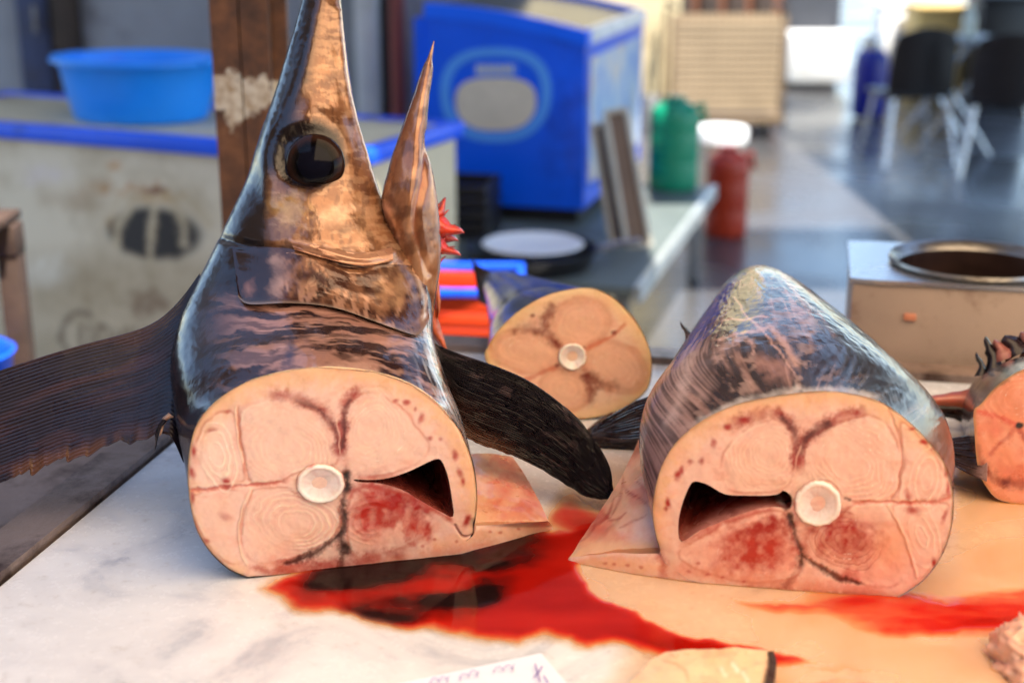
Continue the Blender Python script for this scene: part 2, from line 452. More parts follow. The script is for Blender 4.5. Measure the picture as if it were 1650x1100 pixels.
# brown shopfront + dark panel + white step beyond the cart
f1 = aty(1082, 20, 13.0)[0]; f2 = aty(1266, 20, 13.0)[0]; f3 = aty(1362, 20, 13.0)[0]
sf = thing('shop_front', 'brown timber shopfront with dark grey panel and white step at street end', 'shopfront', ((f1 + f3) / 2, 13.2, 0))
MB().box(((f1 + f2) / 2, 13.3, .55), (f2 - f1 - .02, 0.3, 1.1), bev=0.02).build('timber_panel', simple('brown_timber', (120, 74, 50), 0.6, var=0.4, scale=3), sf)
MB().box(((f2 + f3) / 2, 13.25, .55), (f3 - f2 - .02, 0.3, 1.1), bev=0.02).build('dark_panel', M_DKGREY, sf)
zst = aty(1310, 62, 13.0)[2]
MB().box(((f2 + f3) / 2, 12.98, zst / 2 + .06), (f3 - f2, 0.5, zst), bev=0.02).build('step', M_WHITEPAINT, sf)
for k in range(4):
    xx = f1 + 0.12 + k * (f2 - f1 - .2) / 3.4
    MB().box((xx, 13.12, .62), (0.16, 0.06, .9), bev=0.01).build('board', M_DARKWOOD, sf)

# orange sheet awning over the stall (out of frame overhead, its glow colours the fish)
m, nt, b = newmat('orange_awning')
nt.nodes.remove(b)
out = nt.nodes['Material Output']
tr = N(nt, 'ShaderNodeBsdfTranslucent'); df = N(nt, 'ShaderNodeBsdfDiffuse'); ms = N(nt, 'ShaderNodeMixShader')
AWN = (1.0, 0.74, 0.46, 1)
tr.inputs[0].default_value = AWN; df.inputs[0].default_value = AWN
ms.inputs[0].default_value = 0.16
nt.links.new(tr.outputs[0], ms.inputs[1]); nt.links.new(df.outputs[0], ms.inputs[2]); nt.links.new(ms.outputs[0], out.inputs[0])
M_AWN = m
aw = thing('awning', 'orange fabric awning stretched over the fish stall', 'awning', (1.3, 0.3, 2.35))
AX0, AX1, AY0, AY1 = -0.42, 3.2, -1.9, 2.8
PX0, PX1, PY0, PY1 = -0.15, 2.7, -1.7, 1.75
ii, jj = np.meshgrid(np.linspace(0, 1, 40), np.linspace(0, 1, 40), indexing='ij')
AV = np.stack([AX0 + (AX1 - AX0) * ii, AY0 + (AY1 - AY0) * jj, 2.62 - 0.27 * jj - 0.05 * np.sin(pi * ii) + 0.02 * np.sin(ii * 9 * pi)], -1).reshape(-1, 3)
# orange cloth in the middle, dark canvas round it added to narrow the light
AF = grid_faces(40, 40); ac = AV[AF].mean(1)
oran = (ac[:, 0] > PX0) & (ac[:, 0] < PX1) & (ac[:, 1] > PY0) & (ac[:, 1] < PY1)
mesh('orange_cloth', AV, AF[oran], M_AWN, aw)
mesh('light_block_canvas', AV, AF[~oran], simple('light_block_canvas', (52, 36, 28), 0.9, var=0.1), aw)
MB().tube([(AX0 - .05, AY1, 2.31), (AX1, AY1, 2.31)], 0.018).build('pole', M_STEEL, aw)
MB().tube([(AX0 - .05, AY0, 2.61), (AX1, AY0, 2.61)], 0.018).build('pole', M_STEEL, aw)

# unseen roofs added to block sun from freezers, chairs and lane, and the house front across the lane (behind the viewer)
mc, ntc, bc_ = newmat('white_canvas'); ntc.nodes.remove(bc_)
t1_ = N(ntc, 'ShaderNodeBsdfTranslucent'); t2_ = N(ntc, 'ShaderNodeBsdfDiffuse'); t3_ = N(ntc, 'ShaderNodeMixShader'); t3_.inputs[0].default_value = 0.86
t1_.inputs[0].default_value = (.78, .80, .84, 1); t2_.inputs[0].default_value = (.72, .73, .75, 1)
ntc.links.new(t1_.outputs[0], t3_.inputs[1]); ntc.links.new(t2_.outputs[0], t3_.inputs[2]); ntc.links.new(t3_.outputs[0], ntc.nodes['Material Output'].inputs[0])
M_CANOPY = mc
M_DKCANVAS = simple('dark_canvas', (70, 66, 62), 0.9, var=0.1)
def sun_blocker(name, lab, x0, x1, y0, y1, z, posts, mt=None):
    t = thing(name, lab, 'sun_blocker', ((x0 + x1) / 2, (y0 + y1) / 2, 0))
    MB().box(((x0 + x1) / 2, (y0 + y1) / 2, z), (x1 - x0, y1 - y0, 0.04)).build('roof_sheet', mt or M_CANOPY, t)
    for q in posts: MB().tube([(q[0], q[1], 0), (q[0], q[1], z - 0.02)], 0.03).build('post', M_STEEL, t)
sun_blocker('freezer_sun_blocker', 'unseen white canvas roof added to shade the freezers', -4.6, 1.05, 3.3, 6.75, 3.2, [(-4.4, 3.4), (-4.4, 6.6)])
sun_blocker('chairs_sun_blocker', 'unseen dark canvas roof added to shade the black chairs', 2.55, 6.9, 5.0, 11.2, 3.0, [(6.7, 5.2), (6.7, 11.0)], M_DKCANVAS)
sun_blocker('lane_sun_blocker', 'unseen dark canvas roof added to shade the lane before the cart', 1.1, 2.5, 4.8, 6.0, 3.0, [(2.45, 4.9)], M_DKCANVAS)
ho = thing('opposite_house', 'dark plaster house front across the lane, behind the viewer', 'building', (0.5, -4.5, 0))
M_HOUSE = simple('brown_plaster', (104, 84, 68), 0.85, var=0.2, scale=1.5)
MB().box((0.5, -4.5, 3.2), (13, 0.4, 6.4)).build('wall', M_HOUSE, ho)
for k in range(4):
    w_ = MB().box((-4.2 + 3.1 * k, -4.28, 1.35), (1.1, 0.06, 2.0), bev=0.02).build('shop_window', M_DKGREY, ho)
    MB().box((-4.2 + 3.1 * k, -4.26, 2.5), (1.4, 0.12, 0.16), bev=0.02).build('lintel', M_WHITEPAINT, ho)

hl = thing('lane_house', 'brown plaster house along the left of the lane, beside the viewer', 'building', (-3.6, -2.0, 0))
MB().box((-3.6, -2.2, 2.3), (0.4, 9.4, 4.6)).build('wall', M_HOUSE, hl)
for k in range(3):
    MB().box((-3.38, -5.2 + 2.9 * k, 1.2), (0.06, 1.1, 2.2), bev=0.02).build('door', M_DKGREY, hl)
    MB().box((-3.37, -5.2 + 2.9 * k, 2.42), (0.12, 1.4, 0.16), bev=0.02).build('lintel', M_WHITEPAINT, hl)

# ================================================================== MARBLE TABLE
def marble():
    m, nt, b = newmat('marble')
    tc = N(nt, 'ShaderNodeTexCoord')
    wv = N(nt, 'ShaderNodeTexNoise', Scale=5.0, Detail=8.0, Roughness=0.62, Distortion=1.6); nt.links.new(tc.outputs['Object'], wv.inputs['Vector'])
    c = ramp(nt, wv.outputs['Fac'], [(0.30, (0.50, 0.51, 0.54)), (0.42, (0.74, 0.73, 0.72)), (0.55, (0.82, 0.81, 0.79)), (0.8, (0.86, 0.85, 0.82))])
    n2 = N(nt, 'ShaderNodeTexNoise', Scale=42.0, Detail=6.0, Roughness=0.7); nt.links.new(tc.outputs['Object'], n2.inputs['Vector'])
    c2 = ramp(nt, n2.outputs['Fac'], [(0.26, (0.55, 0.5, 0.45)), (0.42, (1, 1, 1))])
    mx = N(nt, 'ShaderNodeMix', data_type='RGBA', blend_type='MULTIPLY'); mx.inputs[0].default_value = 0.55
    nt.links.new(c.outputs[0], mx.inputs[6]); nt.links.new(c2.outputs[0], mx.inputs[7]); nt.links.new(mx.outputs[2], b.inputs['Base Color'])
    rr = ramp(nt, n2.outputs['Fac'], [(0.3, (0.14,) * 3), (0.7, (0.34,) * 3)]); nt.links.new(rr.outputs[0], b.inputs['Roughness'])
    bp = N(nt, 'ShaderNodeBump', Strength=0.12, Distance=0.002); nt.links.new(n2.outputs['Fac'], bp.inputs['Height']); nt.links.new(bp.outputs[0], b.inputs['Normal'])
    return m
M_MARBLE = marble()
ea = onz(0, 940, TZ); eb = onz(290, 700, TZ)
ed = (eb - ea) / np.linalg.norm(eb - ea)             # along the left edge, away from the viewer
er = np.array([ed[1], -ed[0], 0.0])                  # to the right
bk = onz(720, 566, TZ)                               # a point on the back edge
def tb(a, r, z=TZ): q = ea + ed * a + er * r; return np.array([q[0], q[1], z])
A_BACK = float((bk - ea) @ ed); A_FRONT = -0.75; R_END = 1.9
tbl = thing('fish_table', 'white marble fish slab with worn steel edging, blood running over it', 'table', (0.3, 1.5, 0))
MB().prism([tb(A_FRONT, 0.004), tb(A_FRONT, R_END), tb(A_BACK, R_END), tb(A_BACK, 0.004)], (0, 0, -0.035)).build('marble_slab', M_MARBLE, tbl, auto=30)
def bar(a0, r0, a1, r1, z0, z1):
    return MB().prism([tb(a0, r0, z0), tb(a0, r1, z0), tb(a1, r1, z0), tb(a1, r0, z0)], (0, 0, z1 - z0))
M_EDGE = simple('edge_steel', (150, 132, 124), 0.38, metal=0.6, var=0.2, scale=10, bump=0.25, bscale=90, dirt=(62, 42, 36), dirt_amt=0.55, dirt_scale=7)
bar(A_FRONT, -0.062, A_BACK + 0.05, 0.0, TZ - 0.05, TZ + 0.012).build('edge_bar', M_EDGE, tbl, auto=30)
bar(A_BACK + 0.002, 0.0, A_BACK + 0.055, R_END, TZ - 0.05, TZ + 0.012).build('edge_bar', M_EDGE, tbl, auto=30)
bar(A_FRONT, 0.03, A_BACK - 0.03, R_END - .02, TZ - 0.075, TZ - 0.037).build('frame', M_EDGE, tbl, auto=30)
for a in (A_FRONT + .1, A_BACK - .1):
    for r in (0.06, R_END - .1):
        p = tb(a, r, 0); MB().box((p[0], p[1], (TZ - .08) / 2), (0.05, 0.05, TZ - .08), bev=0.004).build('leg', M_EDGE, tbl)
# lower steel shelf to the left of the slab
sh = thing('side_shelf', 'dark steel side shelf below the big fin, left of the marble', 'shelf', tuple(tb(0.3, -0.3, 0)))
MB().prism([tb(-.75, -0.5, .74), tb(-.75, -0.085, .74), tb(.75, -0.085, .74), tb(.75, -0.5, .74)], (0, 0, 0.03)).build('shelf_top', M_EDGE, sh, auto=30)
MB().prism([tb(-.75, -0.5, .77), tb(-.75, -0.47, .77), tb(.75, -0.47, .77), tb(.75, -0.5, .77)], (0, 0, 0.04)).build('raised_lip', M_EDGE, sh, auto=30)
for a in (-.6, .6):
    for r in (-.46, -.12):
        p = tb(a, r, 0); MB().box((p[0], p[1], .37), (0.035, 0.035, .74)).build('leg', M_EDGE, sh)

# ---------------- blood and bloody water lying on the slab
def blood_mat():
    m, nt, b = newmat('blood')
    out = nt.nodes['Material Output']
    at = N(nt, 'ShaderNodeAttribute', attribute_name='Col'); nt.links.new(at.outputs['Color'], b.inputs['Base Color'])
    al = N(nt, 'ShaderNodeAttribute', attribute_name='dens')
    b.inputs['Roughness'].default_value = 0.07; b.inputs['Specular IOR Level'].default_value = 0.10
    t = N(nt, 'ShaderNodeBsdfTransparent'); ms = N(nt, 'ShaderNodeMixShader')
    nt.links.new(al.outputs['Fac'], ms.inputs[0]); nt.links.new(t.outputs[0], ms.inputs[1]); nt.links.new(b.outputs[0], ms.inputs[2])
    nt.links.new(ms.outputs[0], out.inputs['Surface'])
    return m
M_BLOOD = blood_mat()
uu, vv = np.meshgrid(np.arange(370, 1760, 3.0), np.arange(690, 1170, 2.0), indexing='ij')
bp_ = Paint(uu, vv, (255, 255, 255), warp=26, wf=0.009)
bp_.u += 10 * (fbm(uu * .04, vv * .06, 7.0) - .5); bp_.v += 8 * (fbm(uu * .04, vv * .06, 3.0) - .5)
D = np.zeros(uu.shape)
def dst(pts, w, op, core=0.0):
    global D
    d, t = seg_dist(bp_.u, bp_.v, smooth_poly(pts, 4, False)); D = np.maximum(D, op * (1 - sstep(core, 1.0, d / (w * 1.5))) * sstep(-.02, .45, t) * (.72 + .5 * fbm(uu * .008, vv * .06, 21.0, 3)))
def dpoly(pts, op, fe):
    global D
    P_ = smooth_poly(pts, 4); d, _ = seg_dist(bp_.u, bp_.v, P_, True); s_ = np.where(inside(bp_.u, bp_.v, P_), d, -d)
    D = np.maximum(D, op * sstep(-fe * 0.3, fe, s_))
# thin bloody water over the right-hand side
dpoly([(600, 925), (760, 890), (900, 850), (880, 720), (1000, 690), (1750, 690), (1760, 1170), (1000, 1160), (980, 1060), (900, 1040), (820, 1010)], 0.38, 90)
# main pool
dpoly([(408, 938), (520, 905), (650, 890), (800, 850), (900, 835), (965, 825), (990, 850), (950, 880), (945, 915), (975, 955), (1040, 985), (1150, 1012), (1260, 1035), (1330, 1062), (1200, 1080), (1080, 1066), (980, 1052), (850, 1036), (720, 1024), (600, 1016), (510, 992), (440, 958)], 0.80, 24)
dst([(870, 790), (930, 825), (965, 850)], 46, 0.72)
dpoly([(1180, 1058), (1330, 1052), (1480, 1066), (1640, 1056), (1700, 1075), (1500, 1088), (1300, 1082)], 0.5, 22)
# right-hand smears, thin and streaky
dpoly([(1120, 948), (1260, 940), (1400, 962), (1500, 968), (1600, 945), (1720, 915), (1740, 1000), (1640, 1018), (1540, 1032), (1420, 1030), (1320, 1008), (1220, 992)], 0.70, 46)
dpoly([(1200, 970), (1330, 985), (1460, 1000), (1600, 985), (1700, 970), (1640, 1008), (1500, 1022), (1380, 1012), (1270, 994)], 0.76, 34)
dst([(1110, 958), (1280, 966), (1430, 985), (1560, 984), (1720, 950)], 50, .68)
dst([(1240, 992), (1420, 1006), (1600, 1000), (1730, 985)], 34, .70)
dpoly([(930, 925), (1040, 950), (1180, 968), (1300, 985), (1200, 995), (1060, 985), (970, 965)], 0.42, 24)
# thick dark clots
D_main = D.copy(); D = np.zeros(uu.shape)
def clot(pts, w):
    d, t = seg_dist(bp_.u, bp_.v, smooth_poly(pts, 4, False)); return (1 - sstep(0, 1, d / w)) * sstep(-.05, .25, t) * sstep(-.05, .25, 1 - t)
D = np.maximum(clot([(440, 950), (560, 932), (700, 912), (820, 888), (930, 850)], 62), 0.9 * clot([(500, 975), (640, 985), (760, 965), (860, 925)], 46))
Dk = np.clip(D * (0.1 + 1.7 * fbm(uu * .007, vv * .03, 14.0)), 0, 1); D = D_main
D = D * (0.84 + 0.28 * fbm(uu * 0.008, vv * 0.02, 4.0, 2)) + 0.12 * sstep(.3, .6, D) * (fbm(uu * .01, vv * .05, 9.0) - .4)
D = np.clip(D, 0, 1)
edge = np.minimum.reduce([sstep(370, 400, uu), 1 - sstep(1730, 1756, uu), sstep(690, 705, vv), 1 - sstep(1150, 1166, vv)])
D = D * edge
# keep the film off the clean left-hand marble
stops = [(0, (244, 200, 128)), (0.3, (236, 176, 96)), (0.44, (228, 146, 70)), (0.56, (214, 78, 34)), (0.68, (198, 28, 10)), (0.84, (150, 12, 4)), (0.93, (52, 8, 6)), (1.0, (20, 6, 6))]
BC = np.stack([np.interp(D, [s_[0] for s_ in stops], [srgb(s_[1])[k] for s_ in stops]) for k in range(3)], -1)
Dk = sstep(0.15, 0.85, Dk) * sstep(.3, .6, D); BC = BC * (1 - Dk)[..., None] + srgb((26, 7, 7)) * Dk[..., None]
dens = np.interp(D, [0, 0.06, 0.3, 0.5, 0.68, 0.84, 1], [0, 0.0, 0.34, 0.72, 0.90, 0.96, 1])
BP = onz(uu, vv, TZ + 0.0012); BP[..., 2] += 0.0016 * sstep(.42, .66, D) + .0004 * fbm(uu * .02, vv * .02)
inr = (BP - ea) @ er > 0.02
keep = (D.ravel() > 0.02)
F = grid_faces(*uu.shape); F = F[keep[F].any(1) & inr.ravel()[F].all(1)]
used = np.unique(F); remap = -np.ones(uu.size, int); remap[used] = np.arange(used.size)
bo = mesh('blood_pool', BP.reshape(-1, 3)[used], remap[F], M_BLOOD, None, col=BC.reshape(-1, 3)[used], attrs={'dens': dens.ravel()[used]})
tag(bo, 'red blood pool and smears spreading over the marble between the two large cuts', 'blood')


# ================================================================== SWORDFISH
def vplane(p0, p1):
    """vertical plane through two points on the slab; returns depth function of pixel"""
    a, b_ = onz(np.array(p0[0]), np.array(p0[1]), TZ), onz(np.array(p1[0]), np.array(p1[1]), TZ)
    d = b_ - a; n = np.array([d[1], -d[0], 0.0]); n /= np.linalg.norm(n)
    if n[1] > 0: n = -n
    def f(u, v):
        r = ray(u, v)
        return ((a - CAM) @ n) / (r @ n)
    return f, n
def tilted_plane(p, n):
    p = np.asarray(p, float); n = np.asarray(n, float) / np.linalg.norm(n)
    return (lambda u, v: ((p - CAM) @ n) / (ray(u, v) @ n)), n

def cut_face(name, outline, holes, depth, nrm, paint, parent, step=1.6, mat=None, roll=0.0022, zmin=TZ + 0.0008):
    P_ = np.asarray(outline, float)
    u = np.arange(P_[:, 0].min() - step, P_[:, 0].max() + 2 * step, step)
    v = np.arange(P_[:, 1].min() - step, P_[:, 1].max() + 2 * step, step)
    U, V = np.meshgrid(u, v, indexing='ij')
    Fq = grid_faces(*U.shape)
    cu, cv = U.ravel()[Fq].mean(1), V.ravel()[Fq].mean(1)
    ok = inside(cu, cv, P_)
    for h in holes: ok &= ~inside(cu, cv, h)
    Fq = Fq[ok]
    cnt = np.bincount(Fq.ravel(), minlength=U.size)
    used = np.unique(Fq); rm = -np.ones(U.size, int); rm[used] = np.arange(used.size)
    pu, pv = U.ravel()[used].copy(), V.ravel()[used].copy()
    bnd = cnt[used] < 4
    bx, by = pu[bnd].copy(), pv[bnd].copy(); bd = np.full(bx.shape, 1e9); nx, ny = bx.copy(), by.copy()
    for poly in [P_] + [np.asarray(h, float) for h in holes]:
        q = np.vstack([poly, poly[:1]])
        for a, b_ in zip(q[:-1], q[1:]):
            d = b_ - a; ll = max(d @ d, 1e-9)
            t = np.clip(((bx - a[0]) * d[0] + (by - a[1]) * d[1]) / ll, 0, 1)
            X, Y = a[0] + t * d[0], a[1] + t * d[1]; dd = np.hypot(bx - X, by - Y)
            mm = dd < bd; bd = np.where(mm, dd, bd); nx = np.where(mm, X, nx); ny = np.where(mm, Y, ny)
    mv = bd < 2.2 * step
    bx[mv], by[mv] = nx[mv], ny[mv]; pu[bnd], pv[bnd] = bx, by
    dout, _ = seg_dist(pu, pv, P_, True)
    pt = Paint(pu, pv, (244, 200, 182))
    pt.dout = dout
    paint(pt)
    hgt = pt.h + (fbm(pu * 0.03, pv * 0.03, 2.0) - 0.5) * 0.003
    hgt = hgt - roll * np.exp(-dout / 4.0)
    P3 = atd(pu, pv, depth(pu, pv)) + nrm * hgt[:, None]
    P3[:, 2] = np.maximum(P3[:, 2], zmin)
    return mesh(name, P3, rm[Fq][:, ::-1], mat or M_FLESH, parent, col=pt.c)

def ring_from_outline(outline, c, n, depth):
    P_ = np.asarray(outline, float); q = np.vstack([P_, P_[:1]])
    # resample finely, then look up by angle
    t = np.linspace(0, 1, 4000, endpoint=False); s = interp_poly(q, t)
    ang = np.arctan2(-(s[:, 1] - c[1]), s[:, 0] - c[0]) % (2 * pi)
    o = np.argsort(ang); th = np.arange(n) / n * 2 * pi
    su = np.interp(th, ang[o], s[o, 0], period=2 * pi); sv = np.interp(th, ang[o], s[o, 1], period=2 * pi)
    return atd(su, sv, depth(su, sv))
def ring_lr(L, Rr, d, b, n, dl=0.0, e=2.0, tilt=0.0):
    """oval section whose silhouette touches pixels L and Rr; b = half thickness towards the viewer"""
    a, c_ = atd(np.array(L[0]), np.array(L[1]), np.array(d + dl)), atd(np.array(Rr[0]), np.array(Rr[1]), np.array(d - dl))
    ctr = (a + c_) / 2; A = (c_ - a) / 2
    vd = ctr - CAM; vd /= np.linalg.norm(vd)
    B = -vd; B = B - A * (B @ A) / (A @ A); B /= np.linalg.norm(B)
    upv = np.cross(A / np.linalg.norm(A), -B); 
    B = B * cos(tilt) + upv * sin(tilt)
    th = np.arange(n) / n * 2 * pi
    cs, sn = np.cos(th), np.sin(th)
    cs = np.sign(cs) * np.abs(cs) ** (2 / e); sn = np.sign(sn) * np.abs(sn) ** (2 / e)
    return ctr + cs[:, None] * A + sn[:, None] * B * b
def catmull_rings(rings, per):
    K = len(rings); out = []
    rr = [2 * rings[0] - rings[1]] + list(rings) + [2 * rings[-1] - rings[-2]]
    for i in range(K - 1):
        a, b_, c_, d = rr[i], rr[i + 1], rr[i + 2], rr[i + 3]
        m = per[i] if hasattr(per, '__len__') else per
        for k in range(m):
            t = k / m
            out.append(0.5 * (2 * b_ + (c_ - a) * t + (2 * a - 5 * b_ + 4 * c_ - d) * t ** 2 + (-a + 3 * b_ - 3 * c_ + d) * t ** 3))
    out.append(rings[-1])
    return np.array(out)
def grid_normals(G, wrap=True):
    du = np.gradient(G, axis=0)
    dv = (np.roll(G, -1, 1) - np.roll(G, 1, 1)) if wrap else np.gradient(G, axis=1)
    n = np.cross(dv, du); n /= np.maximum(np.linalg.norm(n, axis=-1, keepdims=True), 1e-12)
    return n
def cap_faces(i0, n, flip=False):
    f = list(range(i0, i0 + n)); return f[::-1] if flip else f

def slab_px(name, left, right, zl, zr, paint, parent, mat=None, n=(70, 50), zbase=TZ + 0.001, crown=0.0, rough=0.0015):
    """flat-lying slice: two boundary polylines in the picture, put at their heights over the slab"""
    a = np.linspace(0, 1, n[0])[:, None] * np.ones((1, n[1])); t = np.linspace(0, 1, n[1])
    Lp, Rp = interp_poly(left, t), interp_poly(right, t)
    zl_ = np.interp(t, np.linspace(0, 1, len(zl)), zl); zr_ = np.interp(t, np.linspace(0, 1, len(zr)), zr)
    A = onz(Lp[:, 0], Lp[:, 1], zl_); B = onz(Rp[:, 0], Rp[:, 1], zr_)
    G = A[None] * (1 - a[..., None]) + B[None] * a[..., None]
    G[..., 2] += crown * np.sin(pi * a) + rough * (fbm(G[..., 0] * 60, G[..., 1] * 60) - 0.5) * 2
    m, k = n
    V = G.reshape(-1, 3); F = grid_faces(m, k).tolist()
    border = [i * k for i in range(m)] + [(m - 1) * k + j for j in range(1, k)] + [i * k + k - 1 for i in range(m - 2, -1, -1)] + [j for j in range(k - 2, 0, -1)]
    mid = V[border].copy(); bot = V[border].copy(); bot[:, 2] = zbase
    ctr = V.mean(0)
    mid[:, 2] = V[border][:, 2] * 0.45 + zbase * 0.55
    allv = np.vstack([V, mid, bot]); i0 = len(V); nb = len(border)
    for q in range(nb):
        q2 = (q + 1) % nb
        F.append([border[q], border[q2], i0 + q2, i0 + q]); F.append([i0 + q, i0 + q2, i0 + nb + q2, i0 + nb + q])
    F.append([i0 + nb + q for q in range(nb)])
    u, v, _ = proj(allv)
    pt = Paint(u, v, (236, 176, 140)); paint(pt)
    o = mesh(name, allv, F, mat or M_FLESH, parent, col=pt.c, auto=50)
    return o

def vertebra(u, v, ru, rv, depth, nrm, parent, proud=0.004):
    """bone disc with a hollow centre, standing a little proud of the cut"""
    c = atd(np.array(float(u)), np.array(float(v)), depth(np.array(float(u)), np.array(float(v))))
    ex = atd(np.array(u + 10.0), np.array(float(v)), depth(np.array(u + 10.0), np.array(float(v)))) - c
    ey = atd(np.array(float(u)), np.array(v - 10.0), depth(np.array(float(u)), np.array(v - 10.0))) - c
    ex, ey = ex / 10, ey / 10
    n = 64
    prof = [(1.06, -0.012), (1.04, 0.2), (1.0, 0.75), (0.94, 1.0), (0.86, 0.95), (0.80, 0.70), (0.70, 0.45), (0.5, 0.1), (0.3, -0.4), (0.12, -0.9), (0.0, -1.1)]
    cols = [(206, 120, 100), (232, 190, 170), (250, 236, 222), (252, 244, 234), (252, 242, 232), (244, 226, 216), (246, 232, 226), (244, 228, 222), (238, 218, 212), (228, 204, 198), (220, 194, 188)]
    V, C = [], []
    for (r, h), cc in zip(prof, cols):
        for k in range(n):
            t = 2 * pi * k / n
            w = 1 + (0.10 * (fbm(cos(t) * 1.6 + u, sin(t) * 1.6) - 0.5) + .05 * (vnoise(cos(t) * 9, sin(t) * 9) - .5)) * (r > 0.4)
            V.append(c + ex * ru * r * w * cos(t) + ey * rv * r * w * sin(t) + nrm * (0.001 + proud * h)); bl_ = sstep(.5, .75, fbm(cos(t) * 2.5 + v, sin(t) * 2.5, r * 3)) * (.75 if r > .95 else .22); C.append(srgb(cc) * (1 - bl_) + srgb((206, 110, 90)) * bl_)
    return mesh('vertebra', V, grid_faces(len(prof), n, True), M_BONE, parent, col=np.array(C))

def cavity(outline, depth, back, nrm, parent, paint, deep=0.16, shrink=0.55):
    P_ = smooth_poly(outline, 3)
    n = len(P_); c = P_.mean(0); V = []; K = 14
    for k in range(K):
        t = k / (K - 1); s = 1 + 0.02 - (1 - shrink) * t ** 1.5
        q = c + (P_ - c) * s
        V.append(atd(q[:, 0], q[:, 1], depth(q[:, 0], q[:, 1])) + back * deep * t - nrm * 0.0008)
    V = np.array(V); V[..., 2] = np.maximum(V[..., 2], TZ + 0.006)
    F = grid_faces(K, n, True).tolist(); F.append([(K - 1) * n + i for i in range(n)])
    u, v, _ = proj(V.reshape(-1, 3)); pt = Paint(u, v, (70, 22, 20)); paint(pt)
    return mesh('body_cavity', V.reshape(-1, 3), F, M_MEMB, parent, col=pt.c)

def fin(name, up, lo, dup, dlo, parent, paint, n=(90, 60), rays=26, wave=0.5, amp=0.0012, thick=0.003, fray=0.0, bow=0.0):
    a = np.linspace(0, 1, n[0]); b = np.linspace(0, 1, n[1])
    U_, L_ = interp_poly(smooth_poly(up, 5, False), a), interp_poly(smooth_poly(lo, 5, False), a)
    du = np.interp(a, np.linspace(0, 1, len(dup)), dup); dl = np.interp(a, np.linspace(0, 1, len(dlo)), dlo)
    px = U_[:, None] * (1 - b)[None, :, None] + L_[:, None] * b[None, :, None]
    if fray:
        fr_ = fray * (np.abs(vnoise(a * 22, 0.5) - vnoise(a * 31, 4.5)) * 1.6 - 0.5 + 0.6 * (vnoise(a * 70, 2.5) - 0.5)) * sstep(0.05, 0.2, a)
        px = px + np.stack([-0.6 * fr_[:, None] * b[None] ** 8, fr_[:, None] * b[None] ** 8], -1)
    dd = du[:, None] * (1 - b)[None] + dl[:, None] * b[None] - bow * np.sin(pi * b)[None]
    ph = b[None] * rays + wave * fbm(a[:, None] * 3, b[None] * 5)
    dd = dd + amp * np.sin(2 * pi * ph) * (sstep(0, 0.1, a) * (1 - .75 * sstep(.7, 1, a)))[:, None] + 0.004 * (fbm(a[:, None] * 5, b[None] * 5, 3.0) - 0.5)
    G = atd(px[..., 0], px[..., 1], dd)
    nn = grid_normals(G, False)
    vd = G - CAM; flip = np.sign((nn * vd).sum(-1, keepdims=True)); nn = nn * flip
    tk = thick * (1 - 0.75 * np.minimum(1, np.abs(2 * b - 1) ** 3))[None, :, None] * np.ones((n[0], 1, 1))
    Bk = G + nn * tk
    V = np.vstack([G.reshape(-1, 3), Bk.reshape(-1, 3)]); V[:, 2] = np.maximum(V[:, 2], TZ + 0.002) if name != 'pectoral_fin_far' else V[:, 2]
    m, k = n; F = grid_faces(m, k); F2 = F[:, ::-1] + m * k
    bd = [i * k for i in range(m)] + [(m - 1) * k + j for j in range(1, k)] + [i * k + k - 1 for i in range(m - 2, -1, -1)] + [j for j in range(k - 2, 0, -1)]
    side = [[bd[q], bd[(q + 1) % len(bd)], bd[(q + 1) % len(bd)] + m * k, bd[q] + m * k] for q in range(len(bd))]
    u, v, _ = proj(V); pt = Paint(u, v, (52, 36, 34)); pt.a = np.tile(np.repeat(a, k), 2); pt.b = np.tile(b, 2 * m); pt.ray = np.tile(np.sin(2 * pi * ph).ravel(), 2)
    paint(pt)
    return mesh(name, V, F.tolist() + F2.tolist() + side, M_FIN, parent, col=pt.c, auto=60)

# ------------------------------------------------------------------ LEFT: head and shoulders
dL, nL = vplane((403, 932), (753, 895))
def depL(u, v):
    u = np.asarray(u, float); v = np.asarray(v, float)
    ex = np.clip((u - 745) / 146, 0, 1.2)
    return dL(u, v) + 0.048 * ex * sstep(832, 850, v)
LO = np.vstack([smooth_poly([(400, 931), (370, 918), (340, 891), (318, 856), (307, 815), (303, 775), (304, 740), (310, 705), (322, 676), (345, 650), (375, 628), (410, 611), (450, 600), (500, 593), (545, 592), (590, 597), (630, 606), (665, 620), (695, 640), (720, 665), (742, 695), (757, 730), (766, 765), (769, 800), (767, 830), (764, 848)], 5, False),
                [(884, 840), (891, 848), (891, 857)], smooth_poly([(834, 876), (753, 895), (654, 909), (590, 919), (519, 927), (467, 932)], 3, False)])
LBODY = np.vstack([LO[:126], [(763, 862), (740, 880), (660, 905), (590, 918), (519, 926), (467, 931)]])
LCAV = [(572, 772), (605, 773), (635, 767), (661, 758), (684, 747), (707, 739), (717, 753), (723, 773), (728, 802), (730, 832), (710, 824), (677, 806), (648, 789), (615, 779), (576, 776)]

sf_head = thing('swordfish', 'swordfish head with beak pointing up and open mouth, cut behind its fins', 'fish', tuple(onz(np.array(560.), np.array(900.), TZ)))

